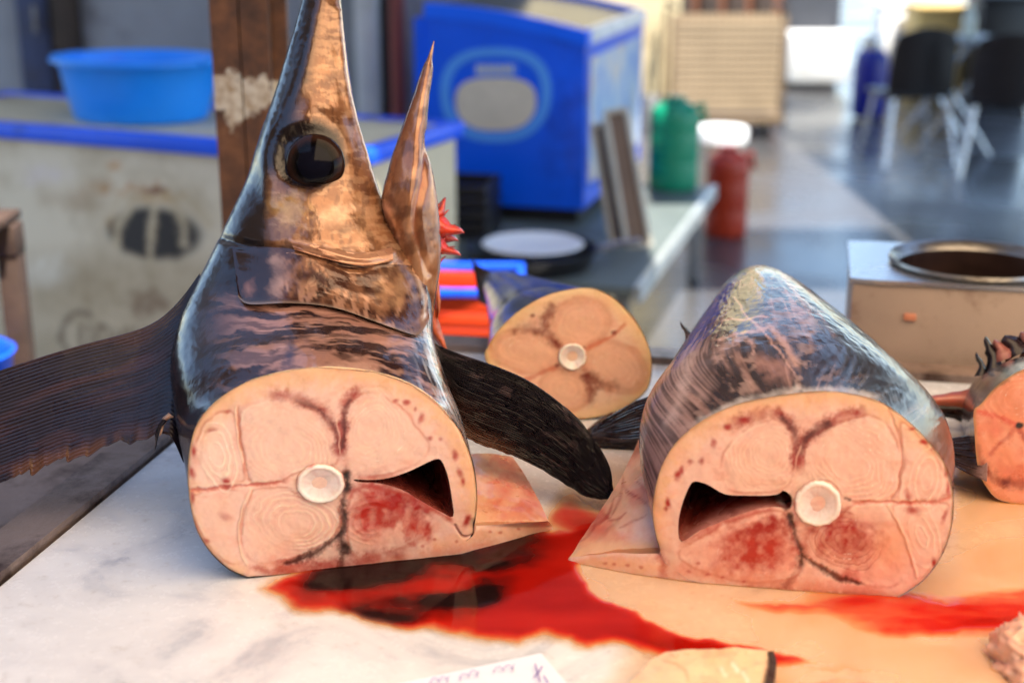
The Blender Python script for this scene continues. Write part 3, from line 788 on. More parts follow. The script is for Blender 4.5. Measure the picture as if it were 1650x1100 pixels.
def flesh_common(p):
    p.mix(0.55 * (fbm(p.u0 * 0.012, p.v0 * 0.012, 1.5) - 0.25), (250, 222, 206))
    p.mix(0.35 * sstep(0.5, 0.75, fbm(p.u0 * 0.05, p.v0 * 0.09, 7.0)), (230, 156, 130))
def paint_left(p):
    flesh_common(p)
    # creamy fat band under the skin along the top
    top = [(310, 720), (345, 655), (410, 615), (500, 597), (590, 600), (665, 625), (720, 668), (757, 735), (766, 800), (764, 845)]
    p.stroke(top, 36, (240, 188, 138), 0.75)
    p.stroke([(305, 770), (307, 830), (335, 888), (400, 928)], 20, (240, 190, 146), 0.7)
    # muscle blocks
    P2 = p
    for poly, c_, o_ in [([(392,660),(430,645),(480,650),(520,672),(540,700),(545,740),(520,752),(480,760),(455,772),(405,776),(394,740),(388,700)], (240,192,164), .6),
        ([(556,690),(565,650),(600,635),(645,655),(672,690),(690,720),(670,745),(620,764),(575,766),(556,745)], (242,198,170), .6),
        ([(403,790),(460,786),(480,800),(520,812),(545,822),(545,850),(520,875),(480,895),(430,905),(400,895),(388,860),(393,820)], (238,180,146), .6),
        ([(572,790),(620,790),(665,812),(700,838),(670,870),(610,893),(568,892),(562,850)], (232,150,122), .6),
        ([(322,700),(345,670),(375,665),(384,700),(392,760),(385,776),(320,784),(312,750)], (246,206,180), .7),
        ([(312,800),(390,792),(386,830),(382,870),(390,905),(360,900),(325,860)], (234,176,144), .6)]: p.lobe(poly, c_, o_)
    P2.rings(462, 722, 84, 66, 20, 9, (247, 212, 184), 0.55, h=0.0010)
    P2.rings(600, 690, 70, 72, 0, 10, (246, 208, 176), 0.42, h=0.0009)
    P2.rings(475, 842, 84, 58, 12, 8, (250, 220, 192), 0.85, h=0.0018, r0=0.2)
    P2.rings(351, 735, 34, 70, -10, 4, (252, 228, 204), 0.75, h=0.0016, r0=0.1)
    P2.rings(598, 838, 62, 48, -15, 7, (244, 190, 160), 0.5, h=0.0012)
    # connective seams
    p.stroke([(384, 655), (387, 700), (395, 745), (404, 778)], 3.2, (206, 122, 92), 0.55, h=-0.0016)
    p.stroke([(380, 655), (383, 700), (391, 745)], 2.2, (250, 226, 200), 0.6, h=0.001)
    p.stroke([(402, 788), (390, 820), (384, 860), (388, 890), (398, 908)], 2.6, (250, 222, 194), 0.65, h=0.001)
    p.stroke([(406, 790), (395, 822), (389, 860)], 2.5, (212, 126, 96), 0.5, h=-0.0012)
    # red spots and rim
    for x, y, a, b_, o in [(339, 693, 12, 5, .7), (367, 662, 9, 4, .6), (313, 728, 6, 14, .7), (309, 762, 6, 14, .8), (365, 778, 9, 14, .8), (310, 800, 6, 22, .7), (332, 870, 7, 5, .7), (654, 649, 9, 6, .7), (679, 675, 7, 13, .7), (638, 645, 7, 5, .6), (692, 706, 7, 6, .65), (710, 707, 5, 5, .5), (733, 734, 7, 11, .75), (741, 760, 6, 10, .75), (746, 776, 5, 10, .75), (753, 840, 7, 14, .8), (668, 660, 4, 6, .5), (365, 832, 16, 8, .35), (352, 905, 8, 4, .5)]:
        p.blob(x, y, a * 1.2, b_ * 1.2, (176, 36, 26), min(1, o * 1.25), random.uniform(-20, 20), 0.9, rag=0.25)
    # horizontal septum
    p.stroke([(302, 789), (350, 787), (404, 780), (462, 776)], 4.5, (196, 66, 46), 0.75, h=-0.0014)
    p.stroke([(310, 782), (404, 776), (455, 773)], 2.2, (250, 214, 186), 0.6)
    # dark red Y above the backbone
    p.stroke([(432, 636), (473, 640), (503, 653), (526, 670), (540, 691), (546, 711), (548, 738)], 15, (164, 30, 20), 1.0, rag=0.2)
    p.stroke([(473, 643), (505, 656), (528, 674), (541, 695), (546, 720)], 7, (78, 16, 14), 1.0, rag=0.1)
    p.stroke([(582, 627), (563, 640), (554, 662), (553, 690), (551, 735)], 13, (164, 30, 20), 1.0, rag=0.2)
    p.stroke([(566, 640), (556, 664), (555, 690), (552, 725)], 6, (86, 20, 16), 1.0, rag=0.1)
    p.stroke([(541, 675), (546, 700), (549, 730)], 1.8, (236, 190, 170), 0.8, h=0.0008)
    # bloody lower right muscle
    p.blob(642, 808, 108, 50, (164, 20, 14), 1.0, 22, 0.9, rag=0.4)
    p.blob(598, 826, 52, 62, (186, 44, 32), 1.0, 0, 0.9, rag=0.4)
    p.blob(668, 852, 40, 34, (186, 44, 32), 0.9, 30, 0.9, rag=0.6)
    p.stroke([(440, 918), (520, 912), (600, 902), (660, 890)], 20, (176, 44, 30), 0.95, rag=0.3)
    p.stroke([(400, 912), (450, 924), (560, 920)], 9, (186, 62, 44), 0.65)
    p.stroke([(690, 880), (770, 866), (880, 848)], 16, (240, 180, 140), 0.6)
    p.stroke([(600, 912), (700, 892), (800, 872)], 12, (226, 132, 104), 0.6, rag=0.3)
    for x, y in [(700, 868), (735, 872), (790, 856), (806, 858), (836, 852), (680, 878)]: p.blob(x, y, 5, 4, (190, 56, 44), 0.6)
    p.stroke([(576, 772), (620, 772), (660, 762), (706, 742)], 5, (214, 120, 90), 0.5)
    p.stroke([(576, 779), (648, 794), (710, 828), (732, 842)], 6, (176, 48, 36), 0.8)
    p.stroke([(766, 840), (764, 856), (756, 863), (744, 862), (734, 846)], 3.0, (150, 50, 40), .8, fade=0, h=-.002)
    p.stroke([(762, 800), (761, 840), (757, 858)], 6, (246, 200, 160), .7)
    # black kidney line
    p.stroke([(557, 755), (559, 783), (552, 815), (553, 848), (549, 868), (556, 886), (562, 898)], 13, (120, 28, 22), 0.85, rag=0.25)
    p.stroke([(558, 757), (560, 783), (554, 812), (554, 848), (550, 868), (556, 888)], 7.5, (20, 10, 10), 1.0, rag=0.25, h=-0.002)
    p.blob(556, 880, 14, 14, (24, 10, 10), 0.95, 0, 0.7, rag=0.6)
    p.stroke([(549, 858), (526, 880), (493, 898), (454, 909)], 9, (66, 20, 16), 0.9, taper=True, h=-0.001)
    p.stroke([(556, 884), (552, 905), (548, 918)], 9, (50, 14, 12), 0.8, rag=0.3)
    # thin pale skin rim, dark wet line under the base
    p.mix(0.7 * np.exp(-(p.dout / 2.4) ** 2) * (p.v < 840), (244, 206, 160))
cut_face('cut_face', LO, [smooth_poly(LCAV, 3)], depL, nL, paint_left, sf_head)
vertebra(516, 778, 37, 30, depL, nL, sf_head)
def paint_cavL(p):
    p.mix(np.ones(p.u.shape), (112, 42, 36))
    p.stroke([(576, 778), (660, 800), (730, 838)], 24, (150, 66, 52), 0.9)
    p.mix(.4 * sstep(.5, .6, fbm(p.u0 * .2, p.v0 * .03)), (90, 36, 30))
backL = -nL
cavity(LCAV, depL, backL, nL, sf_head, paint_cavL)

def paint_flapL(p):
    p.mix(0.6 * fbm(p.u0 * 0.02, p.v0 * 0.02, 1.0), (240, 190, 156))
    p.mix(.5 * sstep(.45, .65, fbm(p.u0 * .03, p.v0 * .03, 6.0)), (216, 100, 74))
    p.stroke([(812, 735), (835, 770), (860, 800)], 13, (196, 56, 40), 0.8, rag=0.4)
    p.blob(800, 738, 20, 10, (200, 70, 50), 0.6, rag=0.5)
    p.stroke([(770, 822), (830, 818), (870, 815)], 7, (204, 76, 54), 0.55, rag=0.5)
    p.blob(840, 822, 20, 7, (200, 80, 56), 0.5, rag=0.5)
    p.blob(790, 778, 12, 4, (214, 110, 80), 0.6)
    p.blob(815, 790, 60, 50, (214, 96, 68), .8, 30, .9, rag=.6)
    p.stroke([(745, 850), (800, 846), (880, 842)], 9, (248, 208, 170), .7)
slab_px('belly_flap', [(730, 846), (733, 815), (735, 780), (735, 735)], [(886, 843), (868, 805), (848, 768), (826, 735)], [.878, .885, .885, .885], [.858, .866, .870, .872], paint_flapL, sf_head, crown=0.004)

NTH = 460
CL = (548, 770)
r0 = ring_from_outline(LBODY, CL, NTH, depL)
rings = [r0,
    ring_lr((290, 712), (748, 690), 1.655, .112, NTH, tilt=.55),
    ring_lr((279, 640), (722, 618), 1.70, .108, NTH, tilt=.4),
    ring_lr((277, 580), (706, 572), 1.735, .100, NTH, tilt=.3),
    ring_lr((291, 520), (698, 545), 1.76, .096, NTH, tilt=.2),
    ring_lr((313, 470), (697, 512), 1.78, .094, NTH, tilt=.1),
    ring_lr((340, 412), (690, 462), 1.795, .090, NTH),
    ring_lr((366, 360), (664, 410), 1.80, .083, NTH),
    ring_lr((392, 305), (630, 358), 1.805, .075, NTH),
    ring_lr((412, 250), (608, 302), 1.81, .067, NTH),
    ring_lr((428, 200), (590, 240), 1.815, .058, NTH),
    ring_lr((444, 150), (573, 180), 1.82, .049, NTH),
    ring_lr((459, 100), (563, 118), 1.822, .040, NTH),
    ring_lr((474, 48), (555, 58), 1.825, .031, NTH),
    ring_lr((487, 0), (549, 2), 1.825, .024, NTH),
    ring_lr((497, -60), (543, -60), 1.825, .017, NTH),
    ring_lr((507, -180), (534, -180), 1.825, .010, NTH),
    ring_lr((515, -420), (527, -420), 1.82, .005, NTH),
    ring_lr((519, -640), (523, -640), 1.82, .002, NTH)]
per = [26, 28, 28, 28, 32, 32, 32, 32, 32, 32, 28, 28, 28, 28, 14, 6, 6, 6]
G = catmull_rings(rings, per)
G[..., 2] = np.maximum(G[..., 2], TZ + 0.001)
nG = grid_normals(G)
th = np.arange(NTH) / NTH * 2 * pi
front = sstep(-0.15, 0.25, np.sin(th))[None, :] * np.ones((len(G), 1))
ctr = G.mean(1, keepdims=True); sg = np.sign(((G - ctr) * nG).sum(-1, keepdims=True)); nG = nG * np.sign(np.median(sg))
u, v, _ = proj(G.reshape(-1, 3)); u = u.reshape(G.shape[:2]); v = v.reshape(G.shape[:2])
EYE = (502, 258)
tI0 = th[None] * np.ones((len(G), 1))
re = np.hypot((u - 497) / 64, (v - 253) / 62)
disp = 0.003 * np.exp(-((re - 1.02) / 0.25) ** 2) - 0.004 * (1 - sstep(0.5, 0.95, re))
# brow ridge running up to the bill, jaw-bone ridge, cheek relief
d1, _ = seg_dist(u, v, smooth_poly([(438, 330), (432, 260), (452, 190), (490, 110), (518, 10)], 4, False)); disp += 0.004 * np.exp(-(d1 / 16) ** 2)
d2, _ = seg_dist(u, v, smooth_poly([(545, 20), (556, 130), (585, 235), (618, 335)], 4, False)); disp += 0.003 * np.exp(-(d2 / 7) ** 2)
d3, _ = seg_dist(u, v, smooth_poly([(470, 392), (530, 410), (600, 420), (632, 408)], 4, False)); disp += 0.004 * np.exp(-(d3 / 10) ** 2)
d4, _ = seg_dist(u, v, smooth_poly([(360, 385), (420, 398), (480, 402), (560, 428), (625, 428)], 4, False)); disp -= 0.004 * np.exp(-(d4 / 6) ** 2)
disp += 0.003 * (fbm(u * 0.02, v * 0.02, 6.0) - 0.5) + 0.0012 * (fbm(u * 0.03, v * 0.03, 2.0) - 0.5) * sstep(.15, .5, np.sin(tI0))
G = G + nG * (disp * front)[..., None]
G[..., 2] = np.maximum(G[..., 2], TZ + 0.001)
pt = Paint(u, v, (34, 23, 23), warp=6, wf=0.04)
sI = np.arange(len(G))[:, None] * np.ones((1, NTH)) * .56; tI = th[None] * np.ones((len(G), 1))
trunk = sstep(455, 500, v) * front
wb = fbm(u * .02, v * .02, 3.0) * 3
arc = fbm(tI * 2.6, sI * 0.16 + wb, 1.0, 5); arc2 = fbm(tI * 5.0, sI * 0.55 + wb, 4.0, 4)
pt.mix(trunk * 0.9, (62, 40, 36))
pt.mix(trunk * sstep(0.46, 0.62, arc) * sstep(290, 420, u) * 0.85, (188, 136, 116))
pt.mix(trunk * sstep(0.55, 0.68, arc2) * sstep(330, 450, u) * 0.6, (206, 156, 134))
pt.mix(trunk * sstep(0.5, 0.66, fbm(tI * 4.0, sI * 0.35 + wb, 8.0)) * 0.7 * sstep(300, 420, u), (58, 34, 28))
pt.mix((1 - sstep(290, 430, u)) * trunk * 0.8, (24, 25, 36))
pt.stroke([(470, 535), (466, 570), (460, 600)], 12, (40, 42, 64), 0.8, rag=0.3)
pt.mix(trunk * sstep(655, 700, u) * sstep(0.35, 0.6, fbm(tI * 30, sI * 0.1, 2.0)) * 0.8, (196, 190, 190))
pt.stroke([(420, 615), (500, 597), (545, 594), (600, 602), (660, 622), (700, 650)], 9, (222, 186, 158), 0.6, rag=0.3)
head = (1 - sstep(440, 475, v)) * front
tanm = sstep(-16, 22, u - np.interp(v, [-300, 0, 60, 120, 200, 300, 350, 395, 440], [512, 519, 512, 500, 478, 436, 436, 436, 420]))
tanm = tanm * sstep(0.15, 0.5, fbm(u * 0.02, v * 0.03, 5.0) + 0.12)
pt.mix(head * tanm * 0.95, (160, 108, 72))
pt.mix(head * tanm * sstep(0.45, 0.7, fbm(u * 0.05, v * 0.02, 3.0)) * 0.4, (200, 152, 112))
pt.mix(head * tanm * sstep(0.47, 0.66, fbm(u * 0.03, v * 0.045, 11.0)) * 0.45, (96, 58, 40))
pt.mix(head * tanm * sstep(0.5, 0.6, fbm(u * 0.14, v * 0.05, 15.0)) * 0.5, (84, 50, 34))
pt.mix(head * tanm * sstep(0.52, 0.62, fbm(u * 0.05, v * 0.16, 25.0)) * 0.35, (210, 164, 124))
pt.blob(466, 336, 46, 40, (224, 176, 104), 0.55, 20, 0.9, rag=0.5)
pt.blob(545, 345, 70, 22, (226, 184, 150), 0.45, -15, 0.9, rag=0.5)
pt.stroke([(548, 0), (558, 120), (586, 230), (622, 350)], 6, (216, 178, 156), 0.6)
pt.stroke([(470, 390), (520, 404), (590, 415), (630, 408)], 9, (226, 178, 150), 0.75)
pt.stroke([(425, 398), (480, 402), (545, 424), (625, 432)], 4, (70, 42, 34), 0.8)
pt.blob(496, 252, 72, 69, (24, 13, 11), 1.0, 0, 0.3)
dark_back = 1 - front
pt.mix(dark_back, (34, 30, 36))
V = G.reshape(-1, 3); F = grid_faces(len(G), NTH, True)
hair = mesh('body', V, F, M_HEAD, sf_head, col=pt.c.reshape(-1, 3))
bvh_body = BVHTree.FromPolygons([tuple(x) for x in V], F.tolist())
def hit(u, v, bvh, fallback):
    o = Vector(CAM); dr = Vector(ray(np.array(float(u)), np.array(float(v))))
    h = bvh.ray_cast(o, dr.normalized())
    return (np.array(h[0]), np.array(h[1])) if h[0] is not None else (None, None)

# gill cover: a bony plate lying on the cheek, free along its rear edge
def plate(name, top, bot, n, paint, off_top, off_bot, parent, thick=0.004, mat=M_HEAD):
    a = np.linspace(0, 1, n[0]); b = np.linspace(0, 1, n[1])
    T, B = interp_poly(smooth_poly(top, 5, False), a), interp_poly(smooth_poly(bot, 5, False), a)
    px = T[:, None] * (1 - b)[None, :, None] + B[:, None] * b[None, :, None]
    D = np.full(n, np.nan)
    for i in range(n[0]):
        for j in range(n[1]):
            h, _ = hit(px[i, j, 0], px[i, j, 1], bvh_body, None)
            if h is not None: D[i, j] = (h - CAM) @ FV
    for i in range(n[0]):          # fill edge misses from the neighbours
        bad = np.isnan(D[i])
        if bad.any() and not bad.all(): D[i, bad] = np.interp(np.flatnonzero(bad), np.flatnonzero(~bad), D[i, ~bad])
    rows = ~np.isnan(D).any(1); idx = np.flatnonzero(rows)
    for j in range(n[1]): D[:, j] = np.interp(np.arange(n[0]), idx, D[idx, j])
    for _ in range(6):             # ease out kinks
        Dp = np.pad(D, 1, mode='edge'); D = (Dp[:-2, 1:-1] + Dp[2:, 1:-1] + Dp[1:-1, :-2] + Dp[1:-1, 2:] + 2 * D) / 6
    off = off_top + (off_bot - off_top) * b[None] ** 1.3
    relief = 0.0015 * (fbm(a[:, None] * 6, b[None] * 4, 2.0) - 0.5) * 2
    rim = 0.002 * np.exp(-((1 - b[None]) / 0.05) ** 2)
    Fr = atd(px[..., 0], px[..., 1], D - off - relief - rim); Bk = atd(px[..., 0], px[..., 1], D - off * 0.2 + 0.006)
    V = np.vstack([Fr.reshape(-1, 3), Bk.reshape(-1, 3)]); m, k = n
    Fq = grid_faces(m, k); F2 = Fq[:, ::-1] + m * k
    bd = [i * k for i in range(m)] + [(m - 1) * k + j for j in range(1, k)] + [i * k + k - 1 for i in range(m - 2, -1, -1)] + [j for j in range(k - 2, 0, -1)]
    side = [[bd[q], bd[(q + 1) % len(bd)], bd[(q + 1) % len(bd)] + m * k, bd[q] + m * k] for q in range(len(bd))]
    uu_, vv_, _ = proj(V); p = Paint(uu_, vv_, (80, 48, 35), warp=6, wf=0.05); p.a = np.tile(np.repeat(a, k), 2); p.b = np.tile(b, 2 * m)
    paint(p)
    return mesh(name, V, Fq.tolist() + F2.tolist() + side, mat, parent, col=p.c, auto=60)
def paint_gill(p):
    left = 1 - sstep(425, 465, p.u0 + 30 * (fbm(p.u0 * .05, p.v0 * .05) - .5))
    p.mix(sstep(0.40, 0.62, fbm(p.u0 * 0.03, p.v0 * 0.035, 5.0)) * (1 - left) * 0.6, (176, 122, 88))
    p.mix(sstep(.5, .6, fbm(p.u0 * .16, p.v0 * .06, 15.0)) * (1 - left) * .55, (60, 36, 28))
    p.mix(sstep(0.5, 0.66, fbm(p.u0 * 0.07, p.v0 * 0.045, 9.0)) * 0.75, (82, 48, 36))
    p.mix(sstep(0.52, 0.62, fbm(p.u0 * 0.12, p.v0 * 0.03, 3.0)) * sstep(0.45, 0.7, p.b) * sstep(430, 460, p.u0) * (1 - sstep(640, 680, p.u0)) * 0.6, (214, 160, 128))
    p.blob(640, 470, 44, 40, (206, 156, 114), 0.55, 30, 0.9, rag=0.9)
    p.mix(left * 0.92, (40, 24, 22))
    p.blob(400, 465, 16, 22, (168, 116, 96), 0.7, 20, 0.9, rag=0.5)
    p.stroke([(440, 410), (452, 440), (440, 480)], 16, (202, 156, 130), 0.6, rag=0.3)
    p.mix(0.6 * np.exp(-((1 - p.b) / 0.035) ** 2), (176, 150, 130))
    p.stroke([(672, 440), (684, 480), (680, 520)], 5, (228, 190, 160), 0.7)
plate('gill_cover', [(374, 396), (430, 398), (490, 404), (560, 430), (630, 426), (686, 430)],
      [(384, 478), (402, 490), (470, 488), (540, 496), (610, 520), (655, 536), (676, 538), (692, 515)], (90, 40), paint_gill, 0.0004, 0.0085, sf_head)
# cheek bone fold between cheek and gill cover
plate('cheek_bone', [(468, 388), (520, 398), (580, 408), (632, 398)], [(474, 402), (530, 418), (585, 428), (634, 420)], (50, 12),
      lambda p: (p.mix(0.9 * np.ones(p.u.shape), (196, 142, 108)), p.mix(sstep(0.5, 0.7, fbm(p.u0 * .06, p.v0 * .06)) * .6, (150, 98, 74))), 0.0006, 0.0022, sf_head)

# lower jaw
NJ = 96
jr = [((698.6, 66), (700, 67), 1.79, .0008), ((688, 96), (696, 98), 1.79, .006), ((677, 124), (692, 128), 1.79, .011), ((657, 180), (688, 186), 1.79, .017), ((636, 238), (688, 236), 1.79, .024), ((620, 296), (698, 282), 1.79, .032),
      ((614, 334), (706, 332), 1.793, .037), ((628, 374), (710, 384), 1.80, .037), ((640, 416), (710, 424), 1.806, .037), ((642, 462), (704, 470), 1.81, .036), ((640, 505), (698, 512), 1.81, .034), ((650, 530), (694, 535), 1.81, .025)]
J = catmull_rings([ring_lr(a, b_, d, t_, NJ) for a, b_, d, t_ in jr], 12)
nJ = grid_normals(J); cj = J.mean(1, keepdims=True); nJ = nJ * np.sign(np.median(((J - cj) * nJ).sum(-1)))
ju, jv, _ = proj(J.reshape(-1, 3)); ju = ju.reshape(J.shape[:2]); jv = jv.reshape(J.shape[:2])
dg, _ = seg_dist(ju, jv, smooth_poly([(688, 215), (680, 290), (668, 350), (676, 400), (692, 440)], 4, False))
dr_, _ = seg_dist(ju, jv, smooth_poly([(692, 110), (676, 200), (664, 290), (655, 370), (640, 410)], 4, False))
dsp = -0.0022 * np.exp(-(dg / 6) ** 2) + 0.003 * np.exp(-(dr_ / 9) ** 2) + 0.0025 * (fbm(ju * .05, jv * .03, 1.0) - .5)
J = J + nJ * dsp[..., None] * sstep(70, 120, jv)[..., None]
pt = Paint(ju, jv, (150, 98, 66), warp=5, wf=0.05)
pt.mix(sstep(.45, .7, fbm(ju * .07, jv * .025, 3.0)) * .6, (198, 150, 114))
pt.mix(sstep(.48, .66, fbm(ju * .05, jv * .05, 8.0)) * .7, (98, 60, 42))
pt.stroke([(688, 215), (680, 290), (668, 350), (676, 400)], 8, (150, 84, 54), .6)
pt.stroke([(690, 110), (655, 190), (622, 300)], 9, (120, 70, 50), .7)
pt.stroke([(697, 150), (690, 220), (703, 320), (709, 400)], 6, (206, 168, 144), .45)
pt.blob(622, 340, 14, 22, (220, 166, 140), .6, 0, .9, rag=.4)
mesh('lower_jaw', J.reshape(-1, 3), grid_faces(len(J), NJ, True), M_HEAD, sf_head, col=pt.c.reshape(-1, 3))

# eye
h, hn = hit(504, 259, bvh_body, None)
ec = atd(np.array(508.), np.array(264.), np.array(((h - CAM) @ FV) - 0.001))
er_ = 0.0365
la, lo = np.meshgrid(np.linspace(0, pi, 40), np.linspace(0, 2 * pi, 64, endpoint=False), indexing='ij')
look = CAM - ec; look = look / np.linalg.norm(look) + np.array([-0.05, 0, 0.05]); look /= np.linalg.norm(look)
sx = np.cross(look, [0, 0, 1.0]); sx /= np.linalg.norm(sx); sy = np.cross(sx, look)
EV = ec + er_ * (np.sin(la)[..., None] * np.cos(lo)[..., None] * sx + np.sin(la)[..., None] * np.sin(lo)[..., None] * sy + np.cos(la)[..., None] * look * 0.5)
ecol = np.zeros(EV.shape)
for k in range(3):
    ecol[..., k] = np.interp(la, [0, .55, .66, .8, 1.0, 1.25, pi], [srgb(c)[k] for c in [(16, 16, 28), (14, 14, 24), (5, 4, 5), (22, 14, 12), (50, 30, 22), (40, 24, 18), (20, 12, 10)]])
M_EYE = painted('eye_surface', rough=0.10, rvar=0.05, coat=0.0, bump=0.12, bscale=(25, 25, 25), spec=0.13)
eyeo = mesh('eye', EV.reshape(-1, 3), grid_faces(40, 64, True), M_EYE, sf_head, col=ecol.reshape(-1, 3))
# red gill filaments and throat skin showing behind the jaw
def leaf(name, base, tip, w, d, col, parent, mat):
    base, tip = np.array(base, float), np.array(tip, float); ax = tip - base; nr = np.array([-ax[1], ax[0]]) / np.linalg.norm(ax)
    V, C = [], []
    for i in range(9):
        t = i / 8; ww = w * (1 - t) ** 0.6 * (0.75 + .5 * vnoise(t * 6, base[0]))
        for s_, dz in ((-1, 0.0), (0, -0.006), (1, 0.0), (0, 0.003)):
            q = base + ax * t + nr * ww * s_ + nr * 4 * sin(t * 5)
            V.append(atd(np.array(q[0]), np.array(q[1]), np.array(d + dz + .01 * t))); C.append(srgb(col) * (0.7 + .6 * vnoise(t * 9, s_ + base[1])))
    return mesh(name, V, grid_faces(9, 4, True), mat, parent, col=np.array(C))
leaf('gill_filament', (700, 345), (722, 322), 10, 1.83, (206, 60, 30), sf_head, M_FLESH)
leaf('gill_filament', (700, 358), (747, 379), 18, 1.83, (222, 66, 34), sf_head, M_FLESH)
leaf('gill_filament', (700, 388), (741, 415), 13, 1.835, (206, 54, 30), sf_head, M_FLESH)
leaf('gill_filament', (698, 372), (738, 392), 12, 1.845, (190, 46, 26), sf_head, M_FLESH)
for k in range(9):
    a_ = 325 + k * 11; leaf('gill_filament', (697, a_ + 8), (716 + 14 * vnoise(k * 1.7, 3.3) + (10 if 3 <= k <= 6 else 0), a_ + random.uniform(-8, 14)), 4.5, 1.838 + .002 * (k % 3), (random.randint(170, 222), random.randint(40, 66), 30), sf_head, M_FLESH)
leaf('throat_skin', (706, 395), (702, 512), 10, 1.84, (206, 110, 70), sf_head, M_FLESH)
leaf('throat_skin', (694, 500), (716, 572), 12, 1.85, (210, 110, 74), sf_head, M_FLESH)

# pectoral fins
def paint_finL(p):
    p.mix(np.ones(p.u.shape), (36, 25, 27))
    p.mix(sstep(0, 1, p.ray) * .18, (66, 44, 40))
    p.mix(sstep(.45, .7, fbm(p.a * 5, p.b * 9, 1.0)) * .5, (74, 46, 40))
    p.mix(sstep(.90, 1.0, p.b + .08 * fbm(p.a * 40, p.b * 4)) * .45 * sstep(.45, .65, fbm(p.a * 12, 1.0)), (120, 78, 50))
    p.mix((1 - sstep(.04, .22, p.a)) * .9, (22, 20, 30))
fin('pectoral_fin', [(322, 440), (280, 494), (230, 528), (130, 556), (60, 577), (-40, 612), (-150, 670), (-230, 760)], [(296, 745), (272, 700), (236, 706), (190, 716), (100, 742), (40, 764), (-60, 800), (-160, 838), (-236, 780)],
    [1.775, 1.75, 1.72, 1.70, 1.68, 1.66], [1.66, 1.67, 1.67, 1.66, 1.65, 1.65], sf_head, paint_finL, n=(260, 200), rays=30, wave=.9, amp=0.0004, fray=15, bow=-.004)
def paint_finR(p):
    p.mix(np.ones(p.u.shape), (30, 24, 27))
    p.mix(sstep(0, 1, p.ray) * .5, (44, 40, 54))
    p.mix(sstep(.75, 1.0, p.b) * (1 - sstep(.35, .6, p.a)) * .7, (116, 70, 46))
    p.mix((1 - sstep(0, .5, p.a)) * sstep(.4, .7, p.b) * .5, (84, 50, 36))
    p.mix(sstep(.68, .75, fbm(p.a * 14, p.b * 14, 5.0)) * .3, (110, 90, 90))
fin('pectoral_fin', [(690, 548), (730, 566), (800, 590), (860, 618), (920, 664), (958, 708), (982, 752), (986, 790)], [(706, 640), (728, 690), (770, 714), (820, 732), (860, 750), (905, 776), (945, 800), (982, 803)],
    [1.775, 1.77, 1.765, 1.76, 1.75, 1.74], [1.76, 1.75, 1.75, 1.745, 1.74, 1.735], sf_head, paint_finR, n=(220, 260), rays=36, amp=0.0011, thick=.004, fray=1.5, bow=.008)
# torn white skin at the fin root
leaf('torn_skin', (276, 668), (252, 702), 5, 1.655, (226, 180, 150), sf_head, M_FLESH)
leaf('torn_skin', (266, 676), (244, 728), 5, 1.652, (36, 30, 36), sf_head, M_FIN)

# ------------------------------------------------------------------ RIGHT: the matching body section
dR, nR = vplane((1443, 965), (1096, 938))
def depR(u, v):
    u = np.asarray(u, float); v = np.asarray(v, float)
    ex = np.clip((1096 - u) / 186, 0, 1.2)
    return dR(u, v) + 0.030 * ex ** 1.2 * sstep(872, 892, v)
RO = np.vstack([[(913, 910), (910, 906), (920, 899), (950, 896), (988, 892)], [(1062, 893)],
    smooth_poly([(1064, 888), (1056, 860), (1052, 829), (1054, 797), (1064, 757), (1083, 721), (1109, 694), (1142, 671), (1188, 651), (1237, 640), (1300, 631), (1340, 630), (1377, 635), (1417, 646), (1449, 666), (1479, 692), (1502, 718), (1521, 744), (1533, 777), (1537, 816), (1532, 856), (1518, 895), (1495, 928), (1469, 950), (1443, 964)], 5, False),
    smooth_poly([(1380, 962), (1300, 958), (1195, 950), (1096, 938), (1040, 931), (982, 923)], 3, False)])
RBODY = np.vstack([RO[6:127], [(1380, 961), (1300, 957), (1195, 949), (1110, 935), (1070, 905)]])
RCAV = [(1098, 872), (1093, 846), (1098, 816), (1109, 787), (1119, 775), (1142, 781), (1168, 796), (1204, 798), (1250, 797), (1262, 790), (1275, 800), (1272, 818), (1247, 816), (1204, 824), (1168, 838), (1129, 853)]
sf_body = thing('swordfish_section', 'large swordfish body section tapering back, right of the upright head', 'fish', tuple(onz(np.array(1300.), np.array(940.), TZ)))
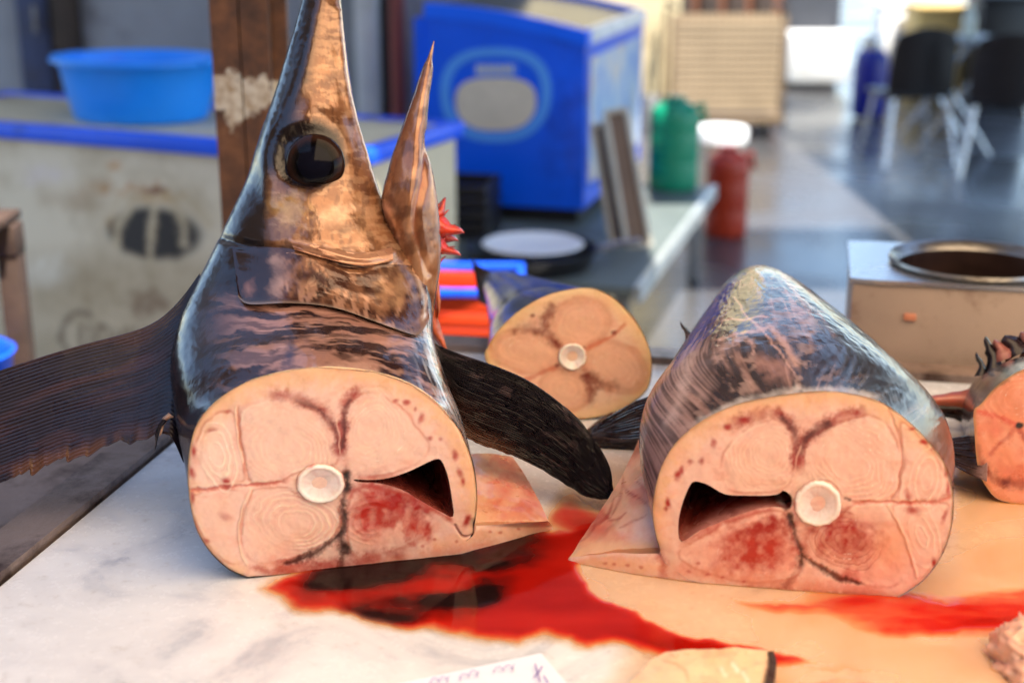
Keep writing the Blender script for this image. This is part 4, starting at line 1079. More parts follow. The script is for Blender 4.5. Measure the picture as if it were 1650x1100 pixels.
def paint_right(p):
    flesh_common(p)
    top = [(1058, 850), (1056, 800), (1085, 725), (1142, 676), (1237, 645), (1340, 635), (1417, 652), (1479, 698), (1521, 750)]
    p.stroke(top, 34, (240, 186, 138), .75)
    p.stroke([(1064, 880), (1056, 830), (1066, 760)], 22, (244, 190, 142), .6)
    for poly, c_, o_ in [([(1300,715),(1330,690),(1370,675),(1410,672),(1440,700),(1450,750),(1440,795),(1400,806),(1362,800),(1340,775),(1300,768)], (236,176,148), .6),
        ([(1275,700),(1262,680),(1225,682),(1185,705),(1165,740),(1170,785),(1215,793),(1265,785),(1278,750)], (242,190,160), .6),
        ([(1452,680),(1485,710),(1515,750),(1525,795),(1470,806),(1448,800),(1458,745)], (238,180,156), .6),
        ([(1440,815),(1525,812),(1525,850),(1505,905),(1480,930),(1465,880)], (238,184,160), .6),
        ([(1310,850),(1350,835),(1380,812),(1430,815),(1460,880),(1468,925),(1420,945),(1350,925),(1300,890)], (234,160,128), .6),
        ([(1140,860),(1200,832),(1260,825),(1275,860),(1286,895),(1280,930),(1200,935),(1130,918),(1095,890)], (232,146,122), .6)]: p.lobe(poly, c_, o_)
    p.rings(1368, 745, 98, 70, 30, 10, (246, 200, 170), .7, h=.0013)
    p.rings(1238, 733, 74, 74, 0, 11, (246, 204, 172), .45, h=.0009)
    p.rings(1492, 772, 34, 66, 10, 4, (248, 210, 184), .65, h=.0014)
    p.rings(1484, 862, 36, 74, -18, 4, (252, 222, 198), .8, h=.0018, r0=.1)
    p.rings(1225, 880, 80, 52, -10, 8, (238, 150, 124), .5, h=.0012)
    # bloody lower muscles
    p.blob(1220, 880, 118, 68, (186, 44, 32), 1.0, -8, .9, rag=.4)
    p.blob(1240, 848, 58, 28, (164, 22, 16), 1.0, -15, .9, rag=.5)
    p.blob(1362, 868, 90, 62, (170, 24, 16), 1.0, 10, .9, rag=.35)
    p.rings(1366, 870, 66, 50, 10, 7, (166, 34, 24), .7, h=-.0012)
    p.blob(1440, 880, 52, 60, (238, 166, 128), .6, 30, .9)
    p.blob(1372, 928, 30, 16, (196, 60, 44), .6, 10, .9, rag=.4)
    p.stroke([(1080, 915), (1180, 930), (1300, 945), (1420, 955)], 18, (226, 138, 112), .65)
    p.stroke([(1190, 945), (1300, 954), (1400, 958)], 7, (176, 54, 40), .5, rag=.3)
    p.stroke([(930, 906), (1000, 908), (1080, 915)], 15, (240, 180, 136), .65)
    p.stroke([(1062, 892), (1068, 910), (1066, 934)], 12, (196, 54, 40), .7, rag=.3)
    for x, y in [(990, 910), (1012, 911), (1032, 912), (975, 908), (1110, 920), (1140, 925), (1165, 930), (1125, 906), (1200, 935)]: p.blob(x, y, 6, 4, (190, 50, 40), .6)
    p.stroke([(1098, 874), (1150, 848), (1204, 828), (1250, 820)], 9, (188, 50, 40), .7, rag=.2)
    # spots
    for x, y, a, b_ in [(1172, 687, 8, 7), (1149, 713, 7, 11), (1113, 744, 7, 6), (1131, 743, 6, 7), (1093, 764, 8, 12), (1098, 758, 4, 9), (1077, 811, 6, 12), (1074, 820, 5, 6), (1200, 675, 10, 5), (1490, 712, 14, 5), (1470, 690, 10, 4), (1528, 790, 6, 20), (1522, 830, 6, 18), (1465, 800, 8, 18), (1525, 760, 5, 14), (1505, 722, 10, 4), (1470, 822, 20, 8), (1505, 905, 5, 10)]:
        p.blob(x, y, a * 1.2, b_ * 1.2, (176, 36, 28), .95, random.uniform(-20, 20), .9, rag=.3)
    p.stroke([(1432, 660), (1452, 720), (1448, 780), (1435, 805)], 3, (212, 120, 96), .5, h=-.001)
    p.stroke([(1430, 815), (1452, 850), (1470, 900), (1478, 930)], 3, (250, 214, 188), .6, h=.001)
    p.stroke([(1371, 810), (1436, 809), (1502, 810), (1534, 800)], 4.5, (222, 104, 82), .7, h=-.0014)
    p.stroke([(1380, 806), (1436, 805), (1500, 806)], 2, (250, 214, 188), .6)
    # Y
    p.stroke([(1172, 684), (1227, 668), (1257, 666), (1273, 681), (1282, 702), (1284, 728), (1280, 760)], 15, (164, 30, 20), 1.0, rag=.2)
    p.stroke([(1257, 668), (1275, 686), (1284, 708), (1284, 735)], 8, (86, 20, 16), 1.0, rag=.1)
    p.stroke([(1400, 664), (1355, 670), (1328, 684), (1305, 702), (1291, 722), (1285, 757)], 15, (164, 30, 20), 1.0, rag=.2)
    p.stroke([(1340, 678), (1316, 692), (1296, 712), (1288, 735)], 9, (80, 18, 14), 1.0, rag=.1)
    p.stroke([(1291, 718), (1284, 740), (1282, 762)], 2, (232, 180, 160), .7)
    # black kidney line and its branches
    p.blob(1262, 806, 18, 18, (30, 12, 14), .95, 0, .5, rag=.5)
    p.stroke([(1271, 824), (1281, 862), (1291, 892), (1289, 918)], 11, (110, 28, 24), .8, rag=.3)
    p.stroke([(1271, 824), (1281, 862), (1291, 892), (1289, 914)], 5.5, (22, 10, 12), .95, rag=.3, h=-.002)
    p.stroke([(1289, 892), (1315, 909), (1348, 928), (1391, 940)], 8, (72, 22, 18), .9, taper=True, h=-.001)
    p.stroke([(1290, 912), (1276, 932), (1262, 946)], 10, (140, 36, 28), .7, rag=.3)
    p.stroke([(1362, 800), (1372, 806)], 5, (60, 20, 20), .8)
    p.mix(.7 * np.exp(-(p.dout / 2.4) ** 2) * (p.v < 880), (246, 210, 164))
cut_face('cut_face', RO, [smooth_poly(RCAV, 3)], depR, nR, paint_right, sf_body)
vertebra(1318, 810, 37, 35, depR, nR, sf_body)
def paint_cavR(p):
    p.mix(np.ones(p.u.shape), (132, 52, 44))
    p.stroke([(1100, 868), (1170, 835), (1250, 812)], 22, (226, 150, 136), .9)
    p.stroke([(1100, 850), (1170, 815), (1240, 803)], 7, (150, 36, 30), .7, rag=.3)
    p.stroke([(1250, 800), (1272, 810)], 10, (30, 14, 16), .9); p.stroke([(1256, 795), (1260, 812)], 3, (220, 200, 200), .8)
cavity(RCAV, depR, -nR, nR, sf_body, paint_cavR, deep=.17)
def paint_flapR(p):
    p.mix(.6 * fbm(p.u0 * .02, p.v0 * .02, 1.0), (240, 186, 160))
    p.mix(.55 * sstep(.4, .65, fbm(p.u0 * .03, p.v0 * .03, 6.0)), (222, 112, 90))
    p.blob(1040, 850, 60, 40, (246, 214, 206), .7, -20, .9, rag=.4)
    p.blob(950, 860, 46, 30, (214, 92, 70), .6, -50, .9, rag=.5)
    p.stroke([(915, 900), (960, 880), (1060, 888)], 18, (242, 190, 146), .7)
    for pts in ([(1003, 765), (1010, 790), (1035, 805), (1050, 815)], [(1005, 770), (1000, 800), (985, 830)], [(965, 820), (985, 838), (1010, 825)], [(950, 850), (975, 835), (990, 800)], [(1025, 775), (1045, 795)], [(1000, 850), (1040, 830)], [(930, 875), (950, 860), (965, 830)]):
        p.stroke(pts, 4, (176, 46, 40), .75, rag=.3, taper=True)
    p.blob(965, 830, 22, 12, (206, 96, 80), .5, -50, .9, rag=.5)
    p.stroke([(1008, 755), (1035, 705), (1055, 655)], 13, (206, 84, 62), .55, rag=.3)
    p.stroke([(1030, 720), (1060, 700)], 8, (170, 60, 60), .6, rag=.3)
slab_px('belly_flap', [(916, 899), (960, 834), (1004, 763), (1028, 712), (1052, 655)], [(1112, 885), (1108, 800), (1100, 755), (1098, 700), (1096, 655)], [.855, .866, .885, .892, .90], [.878, .90, .91, .91, .91], paint_flapR, sf_body, n=(80, 70), crown=.006, rough=.002)

# tapering skin of the section
CR = (1290, 790)
r0 = ring_from_outline(RBODY, CR, NTH, depR)
def ring_w(cx, cy, z0, z1, hw, hx, n, e=2.2, slant=0.0):
    """upright oval: centre x,y; from z0 to z1; half width hw, heading hx"""
    th = np.arange(n) / n * 2 * pi; cs, sn = np.cos(th), np.sin(th)
    cs2 = np.sign(cs) * np.abs(cs) ** (2 / e); sn2 = np.sign(sn) * np.abs(sn) ** (2 / e)
    zc, hz = (z0 + z1) / 2, (z1 - z0) / 2
    x = cx + cs2 * hw * cos(hx); y = cy + cs2 * hw * sin(hx) + slant * sn2
    return np.stack([x, y, zc + sn2 * hz], -1)
rr = [r0,
    ring_w(.322, 1.53, TZ, 1.088, .176, -.16, NTH, 2.1),
    ring_w(.334, 1.66, TZ, 1.092, .152, -.12, NTH, 2.0),
    ring_w(.343, 1.79, TZ + .01, 1.090, .118, -.08, NTH, 1.95),
    ring_w(.350, 1.91, TZ + .03, 1.082, .084, -.05, NTH, 1.9),
    ring_w(.356, 2.02, TZ + .05, 1.058, .055, -.03, NTH, 1.9),
    ring_w(.356, 2.12, TZ + .075, 1.015, .038, 0, NTH),
    ring_w(.360, 2.18, TZ + .10, .965, .016, 0, NTH)]
G = catmull_rings(rr, [34, 56, 56, 56, 50, 30, 14])
G[..., 2] = np.maximum(G[..., 2], TZ + .001)
nG = grid_normals(G); cG = G.mean(1, keepdims=True); nG = nG * np.sign(np.median(((G - cG) * nG).sum(-1)))
u, v, _ = proj(G.reshape(-1, 3)); u = u.reshape(G.shape[:2]); v = v.reshape(G.shape[:2])
sI = np.arange(len(G))[:, None] * np.ones((1, NTH)) * .68; tI = th[None] * np.ones((len(G), 1))
G = G + nG * ((.003 * (fbm(tI * 3, sI * .03, 1.0) - .5) + .0009 * (fbm(tI * 40, sI * .25, 2.0) - .5)) * sstep(0, 12, sI))[..., None]
pt = Paint(u, v, (48, 34, 30), warp=7, wf=.035)
fine = fbm(tI * 75, sI * .05, 2.0, 4); med = fbm(tI * 22, sI * .035, 5.0, 4); pat = fbm(u * .016, v * .016, 31.0, 4)
pt.mix(sstep(.45, .65, fine) * .45, (78, 56, 49))
pt.mix(sstep(.50, .64, med) * sstep(.42, .6, pat) * .75, (160, 122, 110))
pt.mix(sstep(.52, .66, fbm(tI * 40, sI * .12, 9.0)) * .45, (30, 22, 22))
pt.mix(sstep(.54, .64, fbm(tI * 12, sI * .3, 13.0)) * sstep(.45, .6, pat) * .5, (182, 148, 136))
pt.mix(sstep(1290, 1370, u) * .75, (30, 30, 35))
lft = np.interp(v, [430, 520, 600, 680, 760], [1165, 1145, 1130, 1115, 1100])
pt.mix((1 - sstep(-30, 40, u - lft + 70 * (fbm(u * .03, v * .03, 4.0) - .5))) * (.25 + .55 * sstep(.35, .6, fine)), (190, 154, 146))
pt.stroke([(1110, 560), (1100, 620), (1075, 690)], 16, (214, 184, 176), .6, rag=.4)
pt.blob(1255, 520, 70, 40, (80, 54, 44), .6, 40, .9, rag=.6)
pt.blob(1330, 560, 50, 46, (56, 36, 28), .8, 35, .9, rag=.5)
pt.blob(1240, 590, 60, 26, (176, 128, 116), .6, 30, .9, rag=.6)
for a_, b_, w_ in [((1180, 480), (1285, 608), 2.6), ((1150, 548), (1245, 526), 4), ((1165, 520), (1238, 512), 3), ((1240, 528), (1285, 592), 9), ((1202, 548), (1216, 572), 5)]:
    pt.stroke([a_, ((a_[0] + b_[0]) / 2 + 3, (a_[1] + b_[1]) / 2 - 3), b_], w_, (196, 152, 138), .75)
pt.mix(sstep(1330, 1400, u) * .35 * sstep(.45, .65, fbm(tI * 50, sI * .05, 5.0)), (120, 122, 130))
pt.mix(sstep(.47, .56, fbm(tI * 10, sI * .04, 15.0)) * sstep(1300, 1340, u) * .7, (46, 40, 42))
pt.stroke([(1110, 690), (1188, 648), (1260, 634), (1340, 626), (1420, 642)], 9, (224, 212, 204), .6, rag=.3)
pt.mix((np.sin(tI) < -.2) * 1.0, (170, 150, 145))
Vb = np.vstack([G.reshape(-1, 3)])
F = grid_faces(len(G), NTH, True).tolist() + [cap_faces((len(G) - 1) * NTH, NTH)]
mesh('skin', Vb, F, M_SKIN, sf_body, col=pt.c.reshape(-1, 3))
def paint_dark(p): p.mix(sstep(.1, .9, p.ray) * .4, (78, 56, 56)); p.mix((1 - sstep(0, .3, p.a)) * .8, (150, 116, 112))
fin('anal_fin', [(1075, 622), (1050, 636), (1020, 648), (985, 668), (950, 690)], [(1080, 690), (1058, 700), (1040, 706), (1000, 708), (955, 702)], [1.75, 1.79, 1.83, 1.87], [1.75, 1.78, 1.82, 1.86], sf_body, paint_dark, n=(50, 40), rays=14)
leaf('finlet', (1108, 552), (1100, 516), 6, 1.92, (50, 34, 34), sf_body, M_FIN)

# ------------------------------------------------------------------ tail section behind
pT = onz(np.array(940.), np.array(677.), TZ)
dT, nT = tilted_plane(pT, (0.10, -1.0, 0.10))
TO = smooth_poly([(782, 578), (788, 556), (800, 536), (832, 504), (880, 476), (936, 464), (972, 470), (1008, 496), (1036, 535), (1050, 576), (1048, 616), (1032, 640), (992, 664), (940, 676), (896, 668), (848, 646), (806, 618)], 5)
sf_tail = thing('swordfish_tail_section', 'small round swordfish tail cut, yellowish flesh, behind the dark right fin', 'fish', tuple(pT))
def paint_tail(p):
    p.mix(np.ones(p.u.shape), (246, 206, 178)); flesh_common(p)
    p.mix(.7 * np.exp(-(p.dout / 20) ** 2), (244, 200, 140))
    for x, y, rx, ry, ro in [(935, 522, 54, 44, -20), (848, 566, 62, 36, 10), (990, 590, 58, 42, 25), (910, 628, 46, 34, 20)]:
        p.blob(x, y, rx * 1.08, ry * 1.1, (206, 120, 84), .5, ro, .18); p.blob(x, y, rx, ry, (246, 196, 166), .8, ro, .4); p.rings(x, y, rx, ry, ro, 5, (244, 190, 150), .4, h=.0008)
    p.stroke([(893, 488), (880, 510), (878, 530), (890, 548), (903, 560)], 12, (126, 40, 24), 1, rag=.2)
    p.stroke([(825, 534), (855, 528), (880, 538)], 10, (126, 40, 24), 1, rag=.2)
    p.stroke([(945, 600), (965, 616), (1000, 622)], 12, (116, 36, 22), 1, rag=.2)
    p.stroke([(942, 600), (954, 626), (948, 650)], 11, (126, 42, 28), 1, rag=.2)
    p.stroke([(945, 562), (980, 545), (1010, 520)], 4, (214, 110, 74), .7)
    p.stroke([(900, 590), (860, 605), (835, 618)], 5, (206, 96, 66), .6)
    for x, y in [(858, 510), (897, 588), (939, 560), (990, 535)]: p.blob(x, y, 6, 5, (120, 34, 26), .8)
    p.mix(.5 * np.exp(-(p.dout / 3) ** 2), (246, 206, 140))
cut_face('cut_face', TO, [], dT, nT, paint_tail, sf_tail, step=2.0)
vertebra(922, 574, 22, 21, dT, nT, sf_tail)
r0 = ring_from_outline(TO, (915, 570), 140, dT)
def ring_e(u, v, d, ru, rv, n, rot=0.0, yaw=0.0):
    th_ = np.arange(n) / n * 2 * pi; x, y = ru * np.cos(th_), rv * np.sin(th_)
    return atd(u + x * cos(rot) - y * sin(rot), v - (x * sin(rot) + y * cos(rot)), d + yaw * np.cos(th_))
rt = [r0, ring_e(904, 553, 2.13, 118, 94, 140), ring_e(886, 533, 2.24, 98, 78, 140), ring_e(866, 510, 2.35, 80, 60, 140), ring_e(842, 486, 2.46, 58, 42, 140), ring_e(818, 466, 2.56, 38, 28, 140), ring_e(802, 452, 2.62, 22, 16, 140)]
Gt = catmull_rings(rt, 12); ut, vt, _ = proj(Gt.reshape(-1, 3))
pt = Paint(ut, vt, (60, 62, 78)); pt.mix(sstep(.4, .65, fbm(ut * .03, vt * .06, 2.0)) * .8, (130, 132, 146)); pt.mix(sstep(.5, .7, fbm(ut * .06, vt * .03, 6.0)) * .7, (34, 34, 46))
mesh('skin', Gt.reshape(-1, 3), grid_faces(len(Gt), 140, True).tolist() + [cap_faces((len(Gt) - 1) * 140, 140)], M_SKIN, sf_tail, col=pt.c)
fin('tail_fin', [(812, 446), (790, 436), (776, 430), (760, 420)], [(812, 470), (796, 470), (786, 490), (778, 520)], [2.60, 2.64, 2.66], [2.6, 2.63, 2.66], sf_tail, paint_dark, n=(30, 24), rays=8)
# dark fin of another fish lying flat in the shade behind
fo = thing('loose_fin', 'black loose fin lying flat between the tail cut and the large section', 'fish fin', tuple(onz(np.array(980.), np.array(690.), TZ)))
slab_px('fin_blade', [(930, 712), (945, 692), (965, 676), (985, 664)], [(1075, 712), (1085, 695), (1090, 678), (1095, 664)], [.858, .868, .872, .872], [.866, .876, .88, .88], lambda p: (p.mix(np.ones(p.u.shape), (34, 24, 24)), p.mix(sstep(.5, .7, fbm(p.u0 * .02, p.v0 * .15)) * .6, (74, 52, 48))), fo, mat=M_FIN, n=(40, 24))

# ------------------------------------------------------------------ section cut by the right edge of the frame
pE = onz(np.array(1640.), np.array(813.), TZ)
dE, nE = tilted_plane(pE, (-0.18, -1.0, 0.06))
EO = smooth_poly([(1569, 664), (1580, 652), (1603, 626), (1629, 606), (1660, 592), (1700, 586), (1750, 600), (1790, 640), (1806, 700), (1790, 760), (1750, 800), (1700, 815), (1650, 814), (1614, 807), (1597, 795), (1582, 772), (1574, 743), (1571, 708)], 5)
sf_edge = thing('swordfish_end_section', 'swordfish cut with ragged dark finlets, half out of view at right', 'fish', tuple(pE))
def paint_edge(p):
    p.mix(np.ones(p.u.shape), (228, 140, 104)); flesh_common(p)
    p.blob(1640, 760, 60, 40, (206, 84, 60), .6, 0, .9, rag=.5); p.blob(1600, 690, 30, 26, (216, 104, 80), .6, 0, .9, rag=.5)
    p.stroke([(1572, 662), (1610, 672), (1642, 686)], 7, (216, 90, 70), .8)
    p.stroke([(1642, 686), (1616, 710), (1592, 734)], 6, (176, 52, 40), .8, rag=.3)
    p.stroke([(1642, 690), (1660, 720)], 6, (170, 50, 40), .8)
    p.stroke([(1576, 740), (1600, 768), (1640, 780), (1690, 770)], 12, (110, 26, 20), .85, rag=.4)
    p.stroke([(1574, 715), (1580, 745), (1600, 772)], 7, (130, 34, 26), .7, rag=.3)
    p.blob(1622, 736, 26, 26, (232, 150, 118), .8, 0, .7); p.rings(1640, 640, 60, 40, -20, 6, (240, 176, 144), .5, h=.001)
    p.stroke([(1612, 620), (1626, 612)], 5, (110, 44, 34), .7)
    p.blob(1642, 686, 8, 7, (30, 12, 12), 1.0, 0, .5)
    p.mix(.8 * np.exp(-(p.dout / 3) ** 2), (240, 190, 140))
cut_face('cut_face', EO, [], dE, nE, paint_edge, sf_edge, step=2.0)
r0 = ring_from_outline(EO, (1690, 700), 160, dE)
re_ = [r0, ring_e(1684, 690, 1.82, 126, 116, 160), ring_e(1672, 676, 1.92, 122, 104, 160), ring_e(1655, 664, 2.03, 106, 84, 160), ring_e(1640, 655, 2.13, 88, 62, 160)]
Ge = catmull_rings(re_, 14); Ge[..., 2] = np.maximum(Ge[..., 2], TZ + .001); ue, ve, _ = proj(Ge.reshape(-1, 3))
pt = Paint(ue, ve, (52, 44, 48)); pt.mix(sstep(.4, .62, fbm(ue * .05, ve * .05, 2.0)) * .75, (124, 114, 118)); pt.mix(sstep(.55, .7, fbm(ue * .04, ve * .04, 6.0)) * .7, (190, 130, 118))
mesh('skin', Ge.reshape(-1, 3), grid_faces(len(Ge), 160, True).tolist() + [cap_faces((len(Ge) - 1) * 160, 160)], M_SKIN, sf_edge, col=pt.c)
for a_, b_, w_, c_ in [((1580, 605), (1577, 566), 9, (34, 28, 32)), ((1600, 596), (1592, 540), 15, (36, 28, 32)), ((1618, 580), (1606, 545), 22, (150, 92, 84)), ((1640, 572), (1622, 538), 26, (44, 32, 36)), ((1668, 566), (1648, 532), 28, (130, 84, 78))]:
    leaf('finlet', a_, b_, w_, 1.92, c_, sf_edge, M_FIN)
leaf('torn_skin', (1585, 650), (1482, 640), 20, 1.95, (196, 110, 92), sf_edge, M_FLESH)
leaf('torn_skin', (1580, 670), (1470, 655), 24, 2.0, (44, 26, 24), sf_edge, M_FIN)
fin('pelvic_fin', [(1590, 690), (1560, 700), (1530, 706), (1505, 712)], [(1590, 775), (1566, 766), (1540, 752), (1508, 730)], [1.80, 1.82, 1.84], [1.74, 1.77, 1.82], sf_edge, paint_dark, n=(40, 30), rays=12)

# ------------------------------------------------------------------ slice, scrap and price paper at the front
def paint_slice(p):
    p.mix(np.ones(p.u.shape), (238, 196, 150)); flesh_common(p)
    p.blob(1120, 1080, 50, 24, (244, 214, 174), .6, rag=.4); p.stroke([(1065, 1062), (1100, 1075), (1110, 1100)], 4, (220, 150, 110), .6)
    for x, y in [(1160, 1082), (1180, 1074), (1196, 1090)]: p.stroke([(x, y - 8), (x + 10, y + 8)], 4, (250, 236, 216), .8, h=.001)
    p.stroke([(1244, 1046), (1240, 1075), (1232, 1120)], 9, (50, 36, 34), .95)
sl = thing('fish_steak', 'pale swordfish steak with dark skin rim at the front edge', 'fish steak', tuple(onz(np.array(1140.), np.array(1090.), TZ)))
slab_px('slice', [(985, 1135), (1020, 1095), (1050, 1062), (1072, 1050)], [(1232, 1140), (1238, 1095), (1242, 1062), (1240, 1046)], [.868] * 4, [.870] * 4, paint_slice, sl, n=(90, 50), crown=.003)
slab_px('skin_rim', [(1231, 1142), (1236, 1095), (1240, 1064), (1237, 1048)], [(1240, 1142), (1248, 1095), (1252, 1066), (1247, 1047)], [.872] * 4, [.871] * 4, lambda p: p.mix(np.ones(p.u.shape), (46, 34, 34)), sl, mat=M_SKIN, n=(10, 40))
sl2 = thing('fish_slice', 'pink fish slice just entering the bottom edge, right of the pale steak', 'fish steak', tuple(onz(np.array(1360.), np.array(1120.), TZ)))
slab_px('slice', [(1230, 1150), (1262, 1122), (1300, 1102), (1330, 1095)], [(1540, 1150), (1500, 1124), (1450, 1104), (1380, 1094)], [.862] * 4, [.862] * 4, lambda p: (p.mix(np.ones(p.u.shape), (236, 160, 120)), flesh_common(p)), sl2, n=(60, 30), crown=.003)
sp = thing('fish_scrap', 'ragged whitish fish scrap at the lower right corner', 'fish scrap', tuple(onz(np.array(1640.), np.array(1080.), TZ)))
V, C = [], []
ctr = onz(np.array(1668.), np.array(1075.), TZ); n1_, n2_ = 36, 60
for i in range(n1_):
    la_ = (i / (n1_ - 1)) * pi / 2
    for j in range(n2_):
        a_ = 2 * pi * j / n2_
        f = 1 + .55 * (fbm(cos(a_) * 2.2 + 3, sin(a_) * 2.2 + 3, la_ * 1.5) - .5) + .5 * (fbm(cos(a_) * 7, sin(a_) * 7, la_ * 5) - .5)
        V.append((ctr[0] + .040 * f * cos(la_) * cos(a_), ctr[1] + .055 * f * cos(la_) * sin(a_), TZ + .001 + .042 * sin(la_) * f)); C.append(srgb((232, 190, 168)) * (.65 + .55 * fbm(cos(a_) * 5, sin(a_) * 5, la_ * 4)) * np.array([1, .9, .85]))
mesh('flesh', V, grid_faces(n1_, n2_, True), M_FLESH, sp, col=np.array(C))

M_PAPER = simple('paper', (240, 238, 246), 0.8, var=.03, bump=.1, bscale=200)
M_INK = simple('violet_ink', (120, 96, 176), 0.7, var=.1, bump=0)
pc = [onz(np.array(a_), np.array(b_), TZ + .002) for a_, b_ in [(638., 1102.), (872., 1052.), (955., 1150.), (700., 1215.)]]
pp = thing('price_paper', 'white paper note with violet handwriting at the bottom edge', 'paper', tuple(np.mean(pc, 0)))
PA = np.array(pc); a_, b_ = np.meshgrid(np.linspace(0, 1, 16), np.linspace(0, 1, 16), indexing='ij')
PG = PA[0] * ((1 - a_) * (1 - b_))[..., None] + PA[1] * (a_ * (1 - b_))[..., None] + PA[2] * (a_ * b_)[..., None] + PA[3] * ((1 - a_) * b_)[..., None]
PG[..., 2] = TZ + .0025 + .003 * np.sin(a_ * 3) * np.sin(b_ * 2) ** 2
mesh('sheet', np.vstack([PG.reshape(-1, 3), PG.reshape(-1, 3) - [0, 0, .0006]]), np.vstack([grid_faces(16, 16), grid_faces(16, 16)[:, ::-1] + 256]), M_PAPER, pp)
def ink(pts, w=1.6):
    q = smooth_poly(pts, 3, False); t = np.gradient(q, axis=0); t /= np.maximum(np.hypot(t[:, 0], t[:, 1])[:, None], 1e-6); nn_ = np.stack([-t[:, 1], t[:, 0]], -1)
    V = np.stack([q - nn_ * w / 2, q + nn_ * w / 2], 1).reshape(-1, 2)
    P3 = onz(V[:, 0], V[:, 1], TZ + .0062)
    mesh('handwriting', P3, grid_faces(len(q), 2), M_INK, pp)
for x0_, y0_, sc_, k in [(690, 1099, 1.0, 1), (738, 1090, 1.0, 2), (792, 1080, 1.1, 4)]:
    rr_ = random.Random(k); t_ = np.linspace(0, 5.2 * pi, 46); am = np.interp(t_, np.linspace(0, 5.2 * pi, 8), [rr_.uniform(2.5, 7) for _ in range(8)])
    ink([(x0_ + sc_ * (2.2 * a_ + 2.6 * cos(a_)), y0_ - .45 * a_ + sc_ * m_ * sin(a_)) for a_, m_ in zip(t_, am)], 1.1)
ink([(862, 1068), (866, 1082), (870, 1098)], 2.2); ink([(874, 1072), (868, 1082), (860, 1090)], 2.0); ink([(876, 1088), (884, 1100)], 2.2)

# ------------------------------------------------------------------ steel bin with round opening behind the table, right
M_BIN = simple('brown_satin_steel', (190, 168, 152), 0.34, metal=.45, var=.14, scale=5, bump=.12, bscale=40, dirt=(138, 106, 88), dirt_amt=.3, dirt_scale=4)
M_STEELBR = simple('bright_steel', (196, 198, 204), 0.25, metal=.85, var=.1, bump=.1)
yb0 = 2.22; bl0 = aty(np.array(1374.), np.array(452.), np.array(yb0)); BX0, BZT = bl0[0], bl0[2]; BX1, BY1 = BX0 + .46, yb0 + .275
bn = thing('steel_bin', 'pale brown steel bin with round dark opening standing behind the table at right', 'bin', ((BX0 + BX1) / 2, (yb0 + BY1) / 2, 0))
MB().box(((BX0 + BX1) / 2, yb0 + .004, BZT / 2 + .02), (BX1 - BX0, .008, BZT - .052), bev=.003).build('front_panel', M_BIN, bn)
MB().box(((BX0 + BX1) / 2, BY1 - .004, BZT / 2 + .02), (BX1 - BX0, .008, BZT - .052), bev=.003).build('back_panel', M_BIN, bn)
for x_ in (BX0 + .004, BX1 - .004): MB().box((x_, (yb0 + BY1) / 2, BZT / 2 + .02), (.008, BY1 - yb0 - .018, BZT - .052), bev=.003).build('side_panel', M_BIN, bn)
cxo, cyo, ro = BX0 + .20, (yb0 + BY1) / 2, .126
tv = []
for k in range(72):
    t = 2 * pi * k / 72; c_, s_ = cos(t), sin(t); hx_, hy_ = (BX1 - BX0) / 2 + .004, (BY1 - yb0) / 2 + .004
    f_ = min(hx_ / max(abs(c_), 1e-6), hy_ / max(abs(s_), 1e-6)); cx2, cy2 = (BX0 + BX1) / 2, (yb0 + BY1) / 2
    tv.append([(cx2 + c_ * f_, cy2 + s_ * f_), (cxo + ro * c_, cyo + ro * s_)])
TVv = np.array([(a_[0], a_[1], z_) for a_, z_ in [(q[0], BZT - .004) for q in tv] + [(q[0], BZT + .004) for q in tv] + [(q[1], BZT + .004) for q in tv] + [(q[1], BZT - .004) for q in tv]])
mesh('top_plate', TVv, [[i * 72 + k, i * 72 + (k + 1) % 72, ((i + 1) % 4) * 72 + (k + 1) % 72, ((i + 1) % 4) * 72 + k] for i in range(4) for k in range(72)], M_STEELBR, bn, auto=35)
MB().lathe([(ro - .004, BZT - .002), (ro + .004, BZT + .012), (ro + .012, BZT + .016), (ro + .014, BZT + .010), (ro + .008, BZT + .005)], (cxo, cyo, 0), 64, caps=False).build('opening_rim', M_STEEL, bn)
MB().lathe([(ro - .004, BZT), (ro - .006, .4), (.00005, .4)], (cxo, cyo, 0), 56, caps=False).build('liner', simple('dark_liner', (52, 36, 32), .35, var=.5, scale=9), bn)
for x_ in (BX0 + .04, BX1 - .04):
    for y_ in (yb0 + .04, BY1 - .04): MB().box((x_, y_, .023), (.05, .05, .046), bev=.004).build('foot', M_BLACKPL, bn)
BROT = R(-12); bn.rotation_euler.z = BROT
off_ = np.array([BX0 - bn.location[0], yb0 - bn.location[1]]); rot_ = np.array([off_[0] * cos(BROT) - off_[1] * sin(BROT), off_[0] * sin(BROT) + off_[1] * cos(BROT)])
bn.location = (BX0 - rot_[0], yb0 - rot_[1], 0)
fd_, fn_ = tilted_plane((BX0, yb0, 0), (sin(BROT), -cos(BROT), 0))
c_ = atd(np.array(1466.), np.array(511.), fd_(np.array(1466.), np.array(511.)) - .003)
o = MB().box((c_[0], c_[1], c_[2]), (.020, .006, .012), bev=.0028, rz=BROT).build('flesh_crumb', simple('crumb', (206, 132, 100), .4), None)
tag(o, 'small orange flesh crumb stuck to the front of the steel bin', 'crumb')

